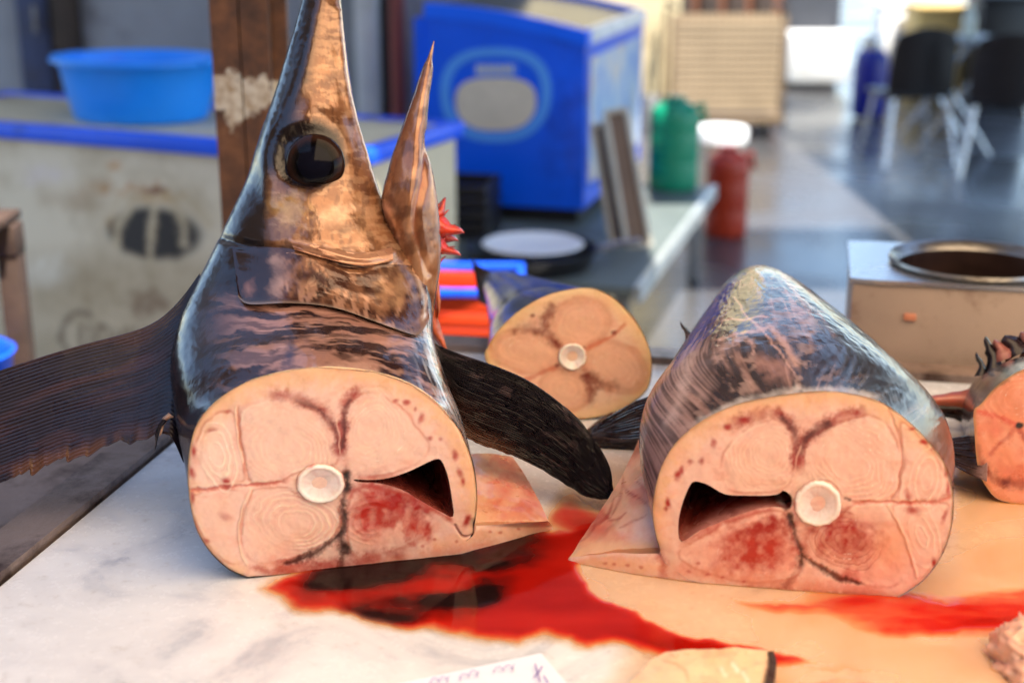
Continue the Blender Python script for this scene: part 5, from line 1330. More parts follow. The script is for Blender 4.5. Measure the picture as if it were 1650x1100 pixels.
# ------------------------------------------------------------------ rusty post
def rust():
    m, nt, b = newmat('rusty_steel')
    tc = N(nt, 'ShaderNodeTexCoord')
    n1 = N(nt, 'ShaderNodeTexNoise', Scale=14.0, Detail=9.0, Roughness=.72); nt.links.new(tc.outputs['Object'], n1.inputs['Vector'])
    c = ramp(nt, n1.outputs['Fac'], [(.28, (.035, .018, .014)), (.45, (.10, .048, .030)), (.60, (.20, .085, .040)), (.75, (.30, .15, .075))])
    at = N(nt, 'ShaderNodeAttribute', attribute_name='paint')
    n2 = N(nt, 'ShaderNodeTexNoise', Scale=26.0, Detail=8.0, Roughness=.7); nt.links.new(tc.outputs['Object'], n2.inputs['Vector'])
    ad = N(nt, 'ShaderNodeMath', operation='ADD'); nt.links.new(at.outputs['Fac'], ad.inputs[0]); nt.links.new(n2.outputs['Fac'], ad.inputs[1])
    rp = ramp(nt, ad.outputs[0], [(.94, (0, 0, 0)), (1.0, (1, 1, 1))])
    n3 = N(nt, 'ShaderNodeTexNoise', Scale=60.0, Detail=5.0); nt.links.new(tc.outputs['Object'], n3.inputs['Vector'])
    c3 = ramp(nt, n3.outputs['Fac'], [(.3, (.42, .30, .18)), (.6, (.74, .68, .56))])
    mx = N(nt, 'ShaderNodeMix', data_type='RGBA'); nt.links.new(rp.outputs[0], mx.inputs[0]); nt.links.new(c.outputs[0], mx.inputs[6]); nt.links.new(c3.outputs[0], mx.inputs[7])
    nt.links.new(mx.outputs[2], b.inputs['Base Color']); b.inputs['Roughness'].default_value = .62
    bp = N(nt, 'ShaderNodeBump', Strength=.5, Distance=.004); nt.links.new(ad.outputs[0], bp.inputs['Height']); nt.links.new(bp.outputs[0], b.inputs['Normal'])
    return m
M_RUST = rust()
yp = 2.62
pl, pm, pr, ps = [aty(np.array(float(q)), np.array(150.), np.array(yp))[0] for q in (345, 391, 437, 462)]
po = thing('rusty_post', 'rusty steel post with flaking cream paint behind the fish head', 'post', ((pl + pr) / 2, yp + .05, 0))
zs = np.linspace(0, 2.9, 180)
def plank(name, xa, xb, ya, yb):
    n = 14
    ring_ = [(xa + (xb - xa) * i / n, ya) for i in range(n)] + [(xb, ya + (yb - ya) * i / 6) for i in range(6)] + [(xb + (xa - xb) * i / n, yb) for i in range(n)] + [(xa, yb + (ya - yb) * i / 6) for i in range(6)]
    V = np.array([(x, y, z) for z in zs for x, y in ring_]); u_, v_, _ = proj(V)
    pmask = np.exp(-((v_ - 150) / 46) ** 2) * .66 + .36 * np.exp(-((v_ - 205) / 34) ** 2) * np.exp(-((u_ - 375) / 22) ** 2) - .1 * (u_ > 432)
    F = grid_faces(len(zs), len(ring_), True).tolist() + [cap_faces((len(zs) - 1) * len(ring_), len(ring_))]
    mesh(name, V, F, M_RUST, po, attrs={'paint': np.clip(pmask, 0, 1)}, auto=40)
plank('steel_channel', pl, pm - .0015, yp, yp + .10)
plank('steel_channel', pm + .0015, pr, yp, yp + .10)
plank('side_flange', pr + .001, ps, yp + .035, yp + .06)

# ------------------------------------------------------------------ chest freezer with blue basin
fA = onz(np.array(0.), np.array(203.), .88); fB = onz(np.array(350.), np.array(231.), .88)
fdir = (fB - fA) / np.linalg.norm(fB - fA); fback = np.array([-fdir[1], fdir[0], 0])
tc_ = aty(np.array(578.), np.array(240.), np.array(4.0)); 
# right end: where the rim line meets the sight line of pixel x = 578
k_ = np.linspace(0, 2.5, 600); cand = fA + fdir * k_[:, None]; cu, _, _ = proj(cand); L_ = k_[np.argmin(abs(cu - 580))]
fL = -.55; fD = .62
def fz(a, bck, z): q = fA + fdir * a + fback * bck; return np.array([q[0], q[1], z])
ang = math.atan2(fdir[1], fdir[0])
cf = thing('chest_freezer', 'rust stained white chest freezer with blue rim, left background', 'freezer', tuple(fz((fL + L_) / 2, fD / 2, 0)))
def rust_white():
    m, nt, b = newmat('stained_white_enamel')
    tc = N(nt, 'ShaderNodeTexCoord'); at = N(nt, 'ShaderNodeAttribute', attribute_name='Col')
    n1 = N(nt, 'ShaderNodeTexNoise', Scale=5.0, Detail=8.0, Roughness=.65); nt.links.new(tc.outputs['Object'], n1.inputs['Vector'])
    c = ramp(nt, n1.outputs['Fac'], [(.3, (.62, .56, .46)), (.55, (1, 1, 1))])
    mx = N(nt, 'ShaderNodeMix', data_type='RGBA', blend_type='MULTIPLY'); mx.inputs[0].default_value = .8
    nt.links.new(at.outputs['Color'], mx.inputs[6]); nt.links.new(c.outputs[0], mx.inputs[7]); nt.links.new(mx.outputs[2], b.inputs['Base Color'])
    b.inputs['Roughness'].default_value = .45
    return m
M_ENAMEL = rust_white()
# front panel as a thick sheet carrying its worn print
na, nb_ = 260, 170
aa, zz = np.meshgrid(np.linspace(fL, L_, na), np.linspace(.06, .84, nb_), indexing='ij')
FG = fA + fdir * aa[..., None]; FG[..., 2] = zz
u_, v_, _ = proj(FG.reshape(-1, 3)); pt = Paint(u_, v_, (216, 206, 182), warp=8, wf=.03)
pt.mix(.55 * sstep(380, 440, v_), (168, 150, 118)); pt.blob(60, 440, 90, 40, (226, 222, 206), .8, 0, .9, rag=.5); pt.blob(120, 320, 60, 30, (180, 156, 126), .6, 0, .9, rag=.6)
pt.blob(160, 300, 40, 20, (196, 160, 120), .5, 0, .9, rag=.7)
pt.blob(70, 280, 60, 30, (216, 206, 200), .7, 0, .9, rag=.5)
pt.blob(235, 305, 50, 18, (190, 128, 60), .85, 0, .9, rag=.8); pt.blob(255, 306, 22, 9, (110, 62, 36), .9, 0, .8, rag=.5); pt.blob(188, 268, 16, 12, (196, 142, 76), .8, 0, .9, rag=.6); pt.blob(164, 305, 10, 12, (190, 140, 84), .7)
pt.blob(180, 355, 16, 20, (186, 146, 92), .7, 0, .9, rag=.5)
K_ = (30, 22, 26)
pt.blob(250, 376, 88, 50, K_, 1.0, 8, .3)
for pts, w_ in [([(215, 318), (198, 350), (188, 396)], 12), ([(246, 318), (246, 360), (240, 420)], 11), ([(272, 318), (292, 350), (300, 396)], 11), ([(296, 312), (318, 335), (334, 362)], 9), ([(190, 320), (172, 350)], 9)]:
    pt.stroke(pts, w_, (204, 190, 160), .95, fade=0)
pt.blob(245, 318, 66, 16, (196, 168, 124), .8, 0, .8, rag=.4)
pt.blob(248, 306, 30, 10, (120, 70, 40), .9, 0, .8, rag=.4)
pt.blob(240, 490, 60, 40, (104, 72, 46), .8, 0, .9, rag=.5); pt.blob(150, 470, 140, 50, (156, 138, 106), .5, 0, .9, rag=.5)
for pts, w_ in [([(150, 512), (122, 506), (100, 522), (98, 552), (118, 574)], 9), ([(128, 524), (128, 556), (142, 556), (143, 524)], 6), ([(156, 556), (158, 528), (172, 530), (174, 556)], 6), ([(184, 528), (192, 556), (202, 528)], 6), ([(212, 556), (212, 528)], 6), ([(222, 528), (222, 556)], 6), ([(235, 530), (246, 540), (235, 552)], 6)]:
    pt.stroke(pts, w_, (96, 80, 62), .75)
Bk_ = FG.reshape(-1, 3) + fback * .02
bdx = [i * nb_ for i in range(na)] + [(na - 1) * nb_ + j for j in range(1, nb_)] + [i * nb_ + nb_ - 1 for i in range(na - 2, -1, -1)] + [j for j in range(nb_ - 2, 0, -1)]
sd_ = [[bdx[q], bdx[(q + 1) % len(bdx)], bdx[(q + 1) % len(bdx)] + na * nb_, bdx[q] + na * nb_] for q in range(len(bdx))]
mesh('front_panel', np.vstack([FG.reshape(-1, 3), Bk_]), grid_faces(na, nb_).tolist() + (grid_faces(na, nb_)[:, ::-1] + na * nb_).tolist() + sd_, M_ENAMEL, cf, col=np.vstack([pt.c, pt.c]), auto=40)
M_TAN = simple('yellowed_enamel', (206, 192, 158), .5, var=.1, dirt=(150, 122, 84), dirt_amt=.35)
cc = fz((fL + L_) / 2, fD / 2 + .011, 0)
MB().box((cc[0], cc[1], .45), (L_ - fL - .004, fD - .022, .78), rz=ang, bev=.01).build('cabinet', M_TAN, cf)
M_BLUERIM = simple('blue_rim_plastic', (18, 92, 240), .4, var=.12, dirt=(16, 40, 120), dirt_amt=.25)
cc = fz((fL + L_) / 2, fD / 2, 0)
rim = MB()
for a0, a1, b0, b1 in ((fL - .02, L_ + .02, -.025, .03), (fL - .02, L_ + .02, fD - .03, fD + .025)):
    q = fz((a0 + a1) / 2, (b0 + b1) / 2, .868); rim.box(tuple(q), (a1 - a0, b1 - b0, .052), rz=ang, bev=.012)
for a0, a1 in ((fL - .02, fL + .035), (L_ - .035, L_ + .02)):
    q = fz((a0 + a1) / 2, fD / 2, .868); rim.box(tuple(q), (a1 - a0, fD - .061, .052), rz=ang, bev=.012)
rim.build('rim', M_BLUERIM, cf)
for s_ in (0, 1):
    a0 = fL + .036 + s_ * (L_ - fL - .07) / 2; a1 = a0 + (L_ - fL - .07) / 2 - .004; q = fz((a0 + a1) / 2, fD / 2, .872)
    l_ = MB().box(tuple(q), (a1 - a0, fD - .064, .03), rz=ang, bev=.008).build('lid', M_TAN, cf)
# basin
bc = onz(np.array(265.), np.array(172.), .888); bc = fz((bc - fA) @ fdir + .10, .30, 0)
BAS = simple('blue_basin_plastic', (20, 146, 250), .38, var=.06, bump=.05)
bo_ = thing('plastic_basin', 'bright blue round plastic basin on the chest freezer', 'basin', (bc[0], bc[1], .888))
pr_ = [(.00005, .0), (.205, .0), (.215, .008), (.238, .10), (.252, .185), (.258, .192), (.272, .194), (.275, .188), (.279, .190), (.276, .200), (.256, .202), (.247, .193), (.232, .10), (.208, .016), (.00005, .012)]
MB().lathe(pr_, (bc[0], bc[1], .888), 72, sx=1.08, sy=.9, rz=ang).build('bowl', BAS, bo_)
q = (bc[0] - .285 * cos(ang), bc[1] - .285 * sin(ang), .888 + .196)
MB().box(q, (.05, .12, .014), rz=ang, bev=.006).build('handle', BAS, bo_)
q = (bc[0] + .285 * cos(ang), bc[1] + .285 * sin(ang), .888 + .196)
MB().box(q, (.05, .12, .014), rz=ang, bev=.006).build('handle', BAS, bo_)

# wooden trestle at the far left
yw = 3.1; xw = aty(np.array(22.), np.array(450.), np.array(yw))[0]; wt = aty(np.array(22.), np.array(345.), np.array(yw))[2] - .07
M_BROWNW = simple('worn_brown_wood', (66, 48, 38), .7, var=.3, scale=9, bump=.4, bscale=50)
ws = thing('wooden_trestle', 'worn brown wooden trestle at the left edge before the freezer', 'trestle', (xw - .25, yw + .2, 0))
for dx, dy in ((0, 0), (-.55, 0), (0, -.3), (-.55, -.3)): MB().box((xw + dx, yw + dy, (wt - .02) / 2), (.05, .05, wt - .02), bev=.005).build('leg', M_BROWNW, ws)
for dy in (0, -.3): MB().box((xw - .275, yw + dy, wt + .015), (.60, .06, .07), bev=.005).build('top_rail', M_BROWNW, ws)
for k in range(3): MB().box((xw - .285, yw - .29 + .14 * k, wt + .062), (.60, .12, .02), bev=.003).build('board', M_BROWNW, ws)
MB().box((xw - .275, yw, wt * .45), (.49, .03, .05), bev=.003).build('stretcher', M_BROWNW, ws)
xb = aty(np.array(-72.), np.array(610.), np.array(2.95))
cb_ = thing('blue_bucket', 'dark blue bucket peeping in at the left edge above the fin', 'bucket', (xb[0], xb[1], 0))
zb = xb[2] + .06
MB().lathe([(.00005, .42), (.10, .42), (.125, zb - .01), (.132, zb), (.126, zb + .004), (.118, zb - .01), (.096, .44), (.00005, .44)], (xb[0], xb[1], 0), 36).build('shell', M_BLUERIM, cb_)
tag(MB().box((xb[0], xb[1], .21), (.3, .3, .42), bev=.01).build('black_crate', M_BLACKPL), 'black crate under the dark blue bucket at left edge', 'crate')

# ------------------------------------------------------------------ ice-cream freezer on its low platform
PZ = .40
pA = onz(np.array(1022.), np.array(462.), PZ); pB = onz(np.array(1146.), np.array(300.), PZ)
pd = (pB - pA) / np.linalg.norm(pB - pA); pn = np.array([-pd[1], pd[0], 0]); LP = float(np.linalg.norm(pB - pA))
M_PLATF = simple('grey_platform', (96, 104, 100), .5, var=.2, dirt=(58, 56, 54), dirt_amt=.4)
pf = thing('low_platform', 'low grey metal platform carrying the blue ice-cream freezer', 'platform', tuple((pA + pB) / 2 * np.array([1, 1, 0])))
def pq(a, b_, z): q = pA + pd * a + pn * b_; return (q[0], q[1], z)
MB().prism([pq(-.02, 0, PZ - .03), pq(LP, 0, PZ - .03), pq(LP, 1.35, PZ - .03), pq(-.02, 1.35, PZ - .03)], (0, 0, .03)).build('top', M_PLATF, pf, auto=30)
MB().prism([pq(-.02, -.025, PZ - .05), pq(LP, -.025, PZ - .05), pq(LP, -.002, PZ - .05), pq(-.02, -.002, PZ - .05)], (0, 0, .056)).build('edge_trim', simple('light_trim', (188, 192, 188), .35, metal=.5, var=.1), pf, auto=30)
for a_ in (.06, LP - .1):
    for b_ in (.05, 1.28):
        q = pq(a_, b_, (PZ - .03) / 2); MB().box(q, (.05, .05, PZ - .032), bev=.004).build('leg', M_GREYPL, pf)
# freezer
xR = aty(np.array(942.), np.array(200.), np.array(5.3))[0]; yaw = R(-15.5)
fw = np.array([cos(yaw), sin(yaw), 0]); fd = np.array([-sin(yaw), cos(yaw), 0]); fc = np.array([xR, 5.3, 0])
def ff(w, dd, z): q = fc - fw * w + fd * dd; return (q[0], q[1], z)    # w to the left from the near right corner, dd back
WD, LN = .665, 1.15
M_ICE = simple('ice_freezer_blue', (0, 92, 232), .35, var=.08, scale=3, bump=.05, coat=.2, dirt=(10, 56, 170), dirt_amt=.3, dirt_scale=2)
M_ICE2 = simple('ice_freezer_band', (0, 104, 250), .35, var=.05, bump=0)
ice = thing('ice_cream_freezer', 'bright blue ice-cream freezer with oval cream emblem and sloping glass top', 'freezer', ff(WD / 2, LN / 2, PZ))
ztop = lambda w: 1.125 + .09 * (1 - (1 - w / WD) ** 1.8)
prof = [(0, PZ + .06)] + [(w, ztop(w) - .055) for w in np.linspace(0, WD, 14)] + [(WD, PZ + .06)]
MB().prism([ff(w, 0, z) for w, z in prof], tuple(fd * LN)).build('cabinet', M_ICE, ice, auto=30)
band = [(w, ztop(w) - .0545) for w in np.linspace(-.008, WD + .008, 14)] + [(w, ztop(w)) for w in np.linspace(WD + .008, -.008, 14)]
MB().prism([ff(w, -.008, z) for w, z in band], tuple(fd * .06)).build('top_frame', M_ICE2, ice, auto=30)
MB().prism([ff(w, LN - .05, z) for w, z in band], tuple(fd * .058)).build('top_frame', M_ICE2, ice, auto=30)
m, nt, b = newmat('freezer_glass'); b.inputs['Base Color'].default_value = (.07, .075, .065, 1); b.inputs['Roughness'].default_value = .25; b.inputs['Specular IOR Level'].default_value = .2
gl = [(w, ztop(w) - .054) for w in np.linspace(.02, WD - .02, 12)] + [(w, ztop(w) - .02) for w in np.linspace(WD - .02, .02, 12)]
MB().prism([ff(w, .054, z) for w, z in gl], tuple(fd * (LN - .106))).build('glass_lid', m, ice, auto=30)
MB().prism([ff(.018, .053, ztop(0) - .05), ff(-.012, .053, ztop(0) - .05), ff(-.012, .053, ztop(0) + .004), ff(.018, .053, ztop(0) + .004)], tuple(fd * (LN - .104))).build('front_rail', simple('white_rail', (232, 236, 240), .25, var=.04, bump=0), ice, auto=30)
# pale printed sticker on the long side
def stick():
    m, nt, b = newmat('side_print'); tc = N(nt, 'ShaderNodeTexCoord'); n1 = N(nt, 'ShaderNodeTexNoise', Scale=4.0, Detail=3.0, Distortion=.8); nt.links.new(tc.outputs['Object'], n1.inputs['Vector'])
    c = ramp(nt, n1.outputs['Fac'], [(.3, lin4((96, 140, 210))), (.45, lin4((170, 190, 214))), (.6, lin4((206, 200, 196))), (.72, lin4((190, 150, 130)))])
    nt.links.new(c.outputs[0], b.inputs['Base Color']); b.inputs['Roughness'].default_value = .4; return m
MB().prism([ff(-.002, .06, .55), ff(-.008, .06, .55), ff(-.008, .06, 1.02), ff(-.002, .06, 1.02)], tuple(fd * (LN - .12))).build('side_panel', stick(), ice, auto=30)
# emblem: pale outline ring, cream oval, worn name plate (its lettering too blurred to read)
def on_end(u_, v_):
    nf = np.array([-fd[0], -fd[1], 0]); r_ = ray(np.array(float(u_)), np.array(float(v_))); t_ = ((np.array(ff(0, 0, 0)) - CAM) @ nf) / (r_ @ nf); return CAM + r_ * t_
def sup(cx_, cy_, rx_, ry_, e_, n=60, drop=0.0):
    t_ = np.arange(n) / n * 2 * pi; c_, s_ = np.cos(t_), np.sin(t_)
    return [on_end(cx_ + rx_ * np.sign(a_) * abs(a_) ** (2 / e_) * (1 - drop * (b_ > 0) * b_), cy_ + ry_ * np.sign(b_) * abs(b_) ** (2 / e_)) for a_, b_ in zip(c_, s_)]
def ringplate(outer, inner, mat, off, name):
    nf = -fd; n = len(outer); o_, i_ = np.array(outer), np.array(inner)
    V = np.vstack([o_ + nf * off, i_ + nf * off, o_ + nf * .0005, i_ + nf * .0005]); F = []
    for k in range(n):
        k2 = (k + 1) % n; F += [[k, k2, n + k2, n + k], [k, 2 * n + k, 2 * n + k2, k2], [n + k, n + k2, 3 * n + k2, 3 * n + k]]
    return mesh(name, V, F, mat, ice, auto=30)
M_PALEBL = simple('pale_blue_print', (84, 156, 236), .4, var=.06, bump=0); M_CREAMP = simple('cream_print', (214, 200, 176), .45, var=.08, bump=0, scale=12)
emb = ringplate(sup(799, 153, 90, 76, 2.6, drop=.12), sup(799, 153, 74, 62, 2.6, drop=.12), M_PALEBL, .003, 'emblem_ring')
MB().prism([tuple(p) for p in sup(799, 168, 65, 43, 3.0, drop=.2)], tuple(-fd * .004)).build('emblem_oval', M_CREAMP, ice, auto=30)
MB().prism([tuple(on_end(a_, b_)) for a_, b_ in [(766, 103), (832, 103), (832, 122), (766, 122)]], tuple(-fd * .0035)).build('name_plate', simple('name_plate_blue', (100, 150, 226), .4, var=.05, bump=0), ice, auto=30)
for k in range(7):
    a_ = 769 + k * 8.6
    MB().prism([tuple(on_end(x, y)) for x, y in [(a_, 106), (a_ + 5.4, 106), (a_ + 5.0, 119), (a_ + .6, 119)]], tuple(-fd * .005)).build('worn_letter', M_CREAMP, ice, auto=30)
MB().box(tuple(np.array(ff(WD / 2, LN / 2, PZ + .03))), (WD - .06, LN - .06, .06), rz=yaw).build('base', M_BLACKPL, ice)

# leaning boards
def lean(name, lab, cat, bl_, br_, tl_, tr_, mat, yb, yt, th_=.03):
    P4 = [aty(np.array(float(bl_[0])), np.array(float(bl_[1])), np.array(yb)), aty(np.array(float(br_[0])), np.array(float(br_[1])), np.array(yb)), aty(np.array(float(tr_[0])), np.array(float(tr_[1])), np.array(yt)), aty(np.array(float(tl_[0])), np.array(float(tl_[1])), np.array(yt))]
    for p in P4[:2]: p[2] = PZ + .003
    t = thing(name, lab, cat, tuple((P4[0] + P4[1]) / 2))
    nn_ = np.cross(P4[1] - P4[0], P4[3] - P4[0]); nn_ /= np.linalg.norm(nn_); nn_ = nn_ if nn_[1] > 0 else -nn_
    MB().prism([tuple(p) for p in P4], tuple(nn_ * th_)).build('panel', mat, t, auto=30)
    c4 = np.mean(P4, 0)
    e = []
    for k in range(4):
        a_, b_ = P4[k], P4[(k + 1) % 4]
        MB().tube([tuple(a_ - nn_ * .004), tuple(b_ - nn_ * .004)], .010, 8).build('frame_bar', M_FRAME, t)
M_FRAME = simple('pale_frame', (186, 178, 160), .5, var=.12)
lean('leaning_board', 'brown panel with pale frame leaning on the ice-cream freezer side', 'panel', (1010, 395), (1048, 392), (975, 182), (1008, 176), simple('brown_panel', (112, 88, 68), .6, var=.2), 4.95, 5.12)
lean('leaning_plank', 'grey plank leaning between the ice-cream freezer and the framed panel', 'panel', (985, 395), (1008, 396), (955, 205), (974, 200), simple('grey_plank', (104, 94, 88), .6, var=.2), 5.0, 5.16)

def canister(name, lab, cat, c, rx, ry, h, mat, capmat, rz=0, group=None):
    t = thing(name, lab, cat, tuple(c))
    MB().lathe([(.00005, 0), (.90, 0), (.97, .02 * h), (1.0, .06 * h), (1.0, .30 * h), (.985, .315 * h), (1.0, .33 * h), (1.0, .62 * h), (.985, .635 * h), (1.0, .65 * h), (1.0, .80 * h), (.93, .87 * h), (.66, .93 * h), (.50, .95 * h), (.48, .955 * h), (.00005, .956 * h)], c, 40, sx=rx, sy=ry, rz=rz).build('body', mat, t)
    MB().lathe([(.42, .950 * h), (.42, h), (.38, h * 1.01), (.00005, h * 1.01)], c, 24, sx=rx, sy=ry, rz=rz).build('cap', capmat, t)
    q0 = Vector(c) + Vector((rx * .80, 0, .90 * h)); q1 = Vector(c) + Vector((rx * .98, 0, .76 * h))
    MB().tube([q0, q0 + Vector((rx * .28, 0, .01)), q1 + Vector((rx * .22, 0, 0)), q1], .014, 8).build('handle', mat, t)
    return t
GREEN = simple('green_plastic', (6, 132, 94), .4, var=.08, bump=.05, scale=3)
gq = onz(np.array(1082.), np.array(300.), PZ)
canister('green_canister', 'green plastic canister standing on the low platform end', 'canister', (gq[0], gq[1] - .05, PZ), .105, .10, .39, GREEN, simple('green_cap', (8, 120, 86), .4))
REDP = simple('red_brown_plastic', (176, 50, 18), .4, var=.1, bump=.05)
rq = onz(np.array(1168.), np.array(378.), 0)
canister('red_canister', 'rust red plastic canister on wet ground beside the platform', 'canister', (rq[0], rq[1], 0), .105, .10, .44, REDP, simple('red_cap', (150, 46, 20), .4))
WH = simple('white_plastic', (236, 236, 234), .35, var=.03, bump=0)
wq = aty(np.array(1160.), np.array(240.), np.array(7.5))
wb_ = thing('white_bucket', 'white lidded bucket behind the rust red canister', 'bucket', (wq[0], wq[1], 0))
zb = wq[2] + .06
MB().lathe([(.00005, 0), (.105, 0), (.125, zb - .02), (.125, zb)], (wq[0], wq[1], 0), 36).build('pail', simple('cream_plastic', (222, 206, 176), .4), wb_)
MB().lathe([(.126, zb - .02), (.142, zb - .015), (.144, zb + .04), (.136, zb + .055), (.08, zb + .06), (.00005, zb + .062)], (wq[0], wq[1], 0), 40).build('lid', WH, wb_)

# dark crates, pan and plate on the platform, crate stack in front
def crate(name, lab, c, size, mat, rz=0, slats=4):
    t = thing(name, lab, 'crate', (c[0], c[1], c[2]))
    sx_, sy_, sz_ = size; cr, sr = cos(rz), sin(rz)
    def pl_(x, y, z, s_, nm='wall_slat'): MB().box((c[0] + x * cr - y * sr, c[1] + x * sr + y * cr, c[2] + z), s_, rz=rz, bev=.003).build(nm, mat, t)
    pl_(0, 0, .008, (sx_, sy_, .016), 'floor')
    hh = (sz_ - .016) / slats
    for k in range(slats):
        z = .017 + hh * (k + .5); w_ = hh * (.78 if k < slats - 1 else .98)
        pl_(0, -sy_ / 2 + .007, z, (sx_, .014, w_)); pl_(0, sy_ / 2 - .007, z, (sx_, .014, w_))
        pl_(-sx_ / 2 + .007, 0, z, (.013, sy_ - .03, w_)); pl_(sx_ / 2 - .007, 0, z, (.013, sy_ - .03, w_))
    for x in (-1, 1):
        for y in (-1, 1): pl_(x * (sx_ / 2 - .018), y * (sy_ / 2 - .018), sz_ / 2 + .001, (.02, .02, sz_ - .02), 'corner_post')
    return t
q = onz(np.array(735.), np.array(385.), PZ); crate('black_crate', 'black crate on the platform before the ice-cream freezer', (q[0] - .03, q[1] + .12, PZ), (.34, .26, .2), M_BLACKPL, R(-12))
q = aty(np.array(735.), np.array(540.), np.array(3.55)); zO = q[2]
ORG = simple('orange_plastic', (196, 58, 20), .45, var=.08)
oc = crate('orange_crate', 'orange crate with blue rim seen between fish beak and tail cut', (q[0] - .02, 3.68, zO), (.36, .26, .105), ORG, R(-8), 2)
MBl = MB()
for dy in (-.14, .14): MBl.box((q[0] - .02, 3.68 + dy, zO + .117), (.38, .02, .02), rz=0, bev=.004)
for dx in (-.19, .19): MBl.box((q[0] - .02 + dx, 3.68, zO + .117), (.02, .30, .02), rz=0, bev=.004)
MBl.build('rim', M_BLUERIM, oc)
n_ = 3; hz_ = zO / n_
for k in range(n_): crate('black_crate', ['black crate at the bottom of the stack under the orange crate', 'black crate in the middle of the stack under the orange crate', 'black crate directly under the orange crate'][k], (q[0] - .02, 3.68, hz_ * k), (.40, .30, hz_ - .003), M_BLACKPL, R(-8), 3)
q = onz(np.array(858.), np.array(428.), PZ)
pn_ = thing('black_pan', 'wide black pan on the platform holding a white plate', 'pan', (q[0], q[1], PZ))
MB().lathe([(.00005, 0), (.19, 0), (.22, .06), (.226, .062), (.222, .066), (.214, .06), (.186, .008), (.00005, .008)], (q[0], q[1], PZ), 48).build('pan_body', M_BLACKPL, pn_)
MB().tube([(q[0] + .22, q[1], PZ + .055), (q[0] + .30, q[1] - .02, PZ + .085), (q[0] + .36, q[1] - .03, PZ + .09)], [.012, .011, .013]).build('handle', M_STEELBR, pn_)
pl2 = MB().lathe([(.00005, .0), (.10, 0), (.165, .022), (.172, .024), (.165, .028), (.10, .008), (.00005, .008)], (q[0], q[1], PZ + .0535), 48).build('white_plate', WH)
tag(pl2, 'white oval-looking plate lying in the wide black pan', 'plate')

# ------------------------------------------------------------------ mesh cart
ct = onz(np.array(1175.), np.array(226.), 0); cy = 9.9
xa, xb_ = aty(np.array(1084.), np.array(100.), np.array(cy))[0], aty(np.array(1262.), np.array(100.), np.array(cy))[0]
z0_, z1_ = aty(np.array(1170.), np.array(188.), np.array(cy))[2], aty(np.array(1170.), np.array(24.), np.array(cy))[2]
M_BEIGE = simple('beige_weave', (168, 146, 116), .6, var=.1)
M_BEIGE2 = simple('pale_backing', (118, 98, 74), .7, var=.15)
cart = thing('mesh_cart', 'beige woven mesh cart on wheels behind the green canister', 'cart', ((xa + xb_) / 2, cy + .25, 0))
for nm, xx in (('post', xa), ('post', xb_)):
    for dy in (0, .5): MB().box((xx, cy + dy, (z1_ + .12) / 2), (.035, .035, z1_ - .12), bev=.004).build(nm, M_BEIGE2, cart)
MB().box(((xa + xb_) / 2, cy + .25, z0_ - .02), (xb_ - xa + .04, .54, .06), bev=.006).build('deck', M_BEIGE2, cart)
MB().box(((xa + xb_) / 2, cy + .03, (z0_ + z1_) / 2 + .02), (xb_ - xa - .05, .008, z1_ - z0_ - .03)).build('backing', M_BEIGE2, cart)
nx_, nz_ = 15, 13
for k in range(nx_):
    x = xa + .03 + (xb_ - xa - .06) * (k + .5) / nx_
    MB().box((x, cy + .004, (z0_ + z1_) / 2 + .02), (.034, .008, z1_ - z0_ - .03)).build('slat', M_BEIGE, cart)
for k in range(nz_):
    z = z0_ + .03 + (z1_ - z0_ - .06) * (k + .5) / nz_
    MB().box(((xa + xb_) / 2, cy - .006, z), (xb_ - xa - .04, .008, .034)).build('slat', M_BEIGE, cart)
for x in (xa + .08, xb_ - .08):
    for dy in (.06, .44):
        w_ = MB().tube([(x - .02, cy + dy, .07), (x + .02, cy + dy, .07)], .068, 20).build('wheel', M_BLACKPL, cart)
        MB().box((x, cy + dy, .11), (.06, .03, .06)).build('fork', M_STEEL, cart)
for x in (xa, xb_): MB().box((x, cy + .25, z1_ + .05), (.03, .54, .03)).build('top_rail', M_DARKWOOD, cart)

# gas bottle, chairs, folding table and clutter at the street end
bq_ = onz(np.array(1398.), np.array(190.), 0)
NAVY = simple('navy_paint', (10, 22, 132), .35, var=.1, bump=.05)
gb = thing('gas_bottle', 'dark blue gas bottle standing by the black chairs', 'gas bottle', (bq_[0], bq_[1], 0))
MB().lathe([(.00005, .01), (.11, .01), (.125, .03), (.132, .06), (.132, .40), (.125, .46), (.095, .515), (.04, .535), (.00005, .536)], (bq_[0], bq_[1], 0), 40).build('cylinder', NAVY, gb)
MB().lathe([(.075, .52), (.085, .60), (.078, .62), (.066, .60), (.06, .53)], (bq_[0], bq_[1], 0), 28, caps=False).build('collar', M_STEELBR, gb)
MB().lathe([(.02, .535), (.022, .60), (.034, .605), (.034, .63), (.00005, .632)], (bq_[0], bq_[1], 0), 16).build('valve', M_STEELBR, gb)
BLK = simple('black_chair_shell', (26, 20, 22), .45, var=.2)
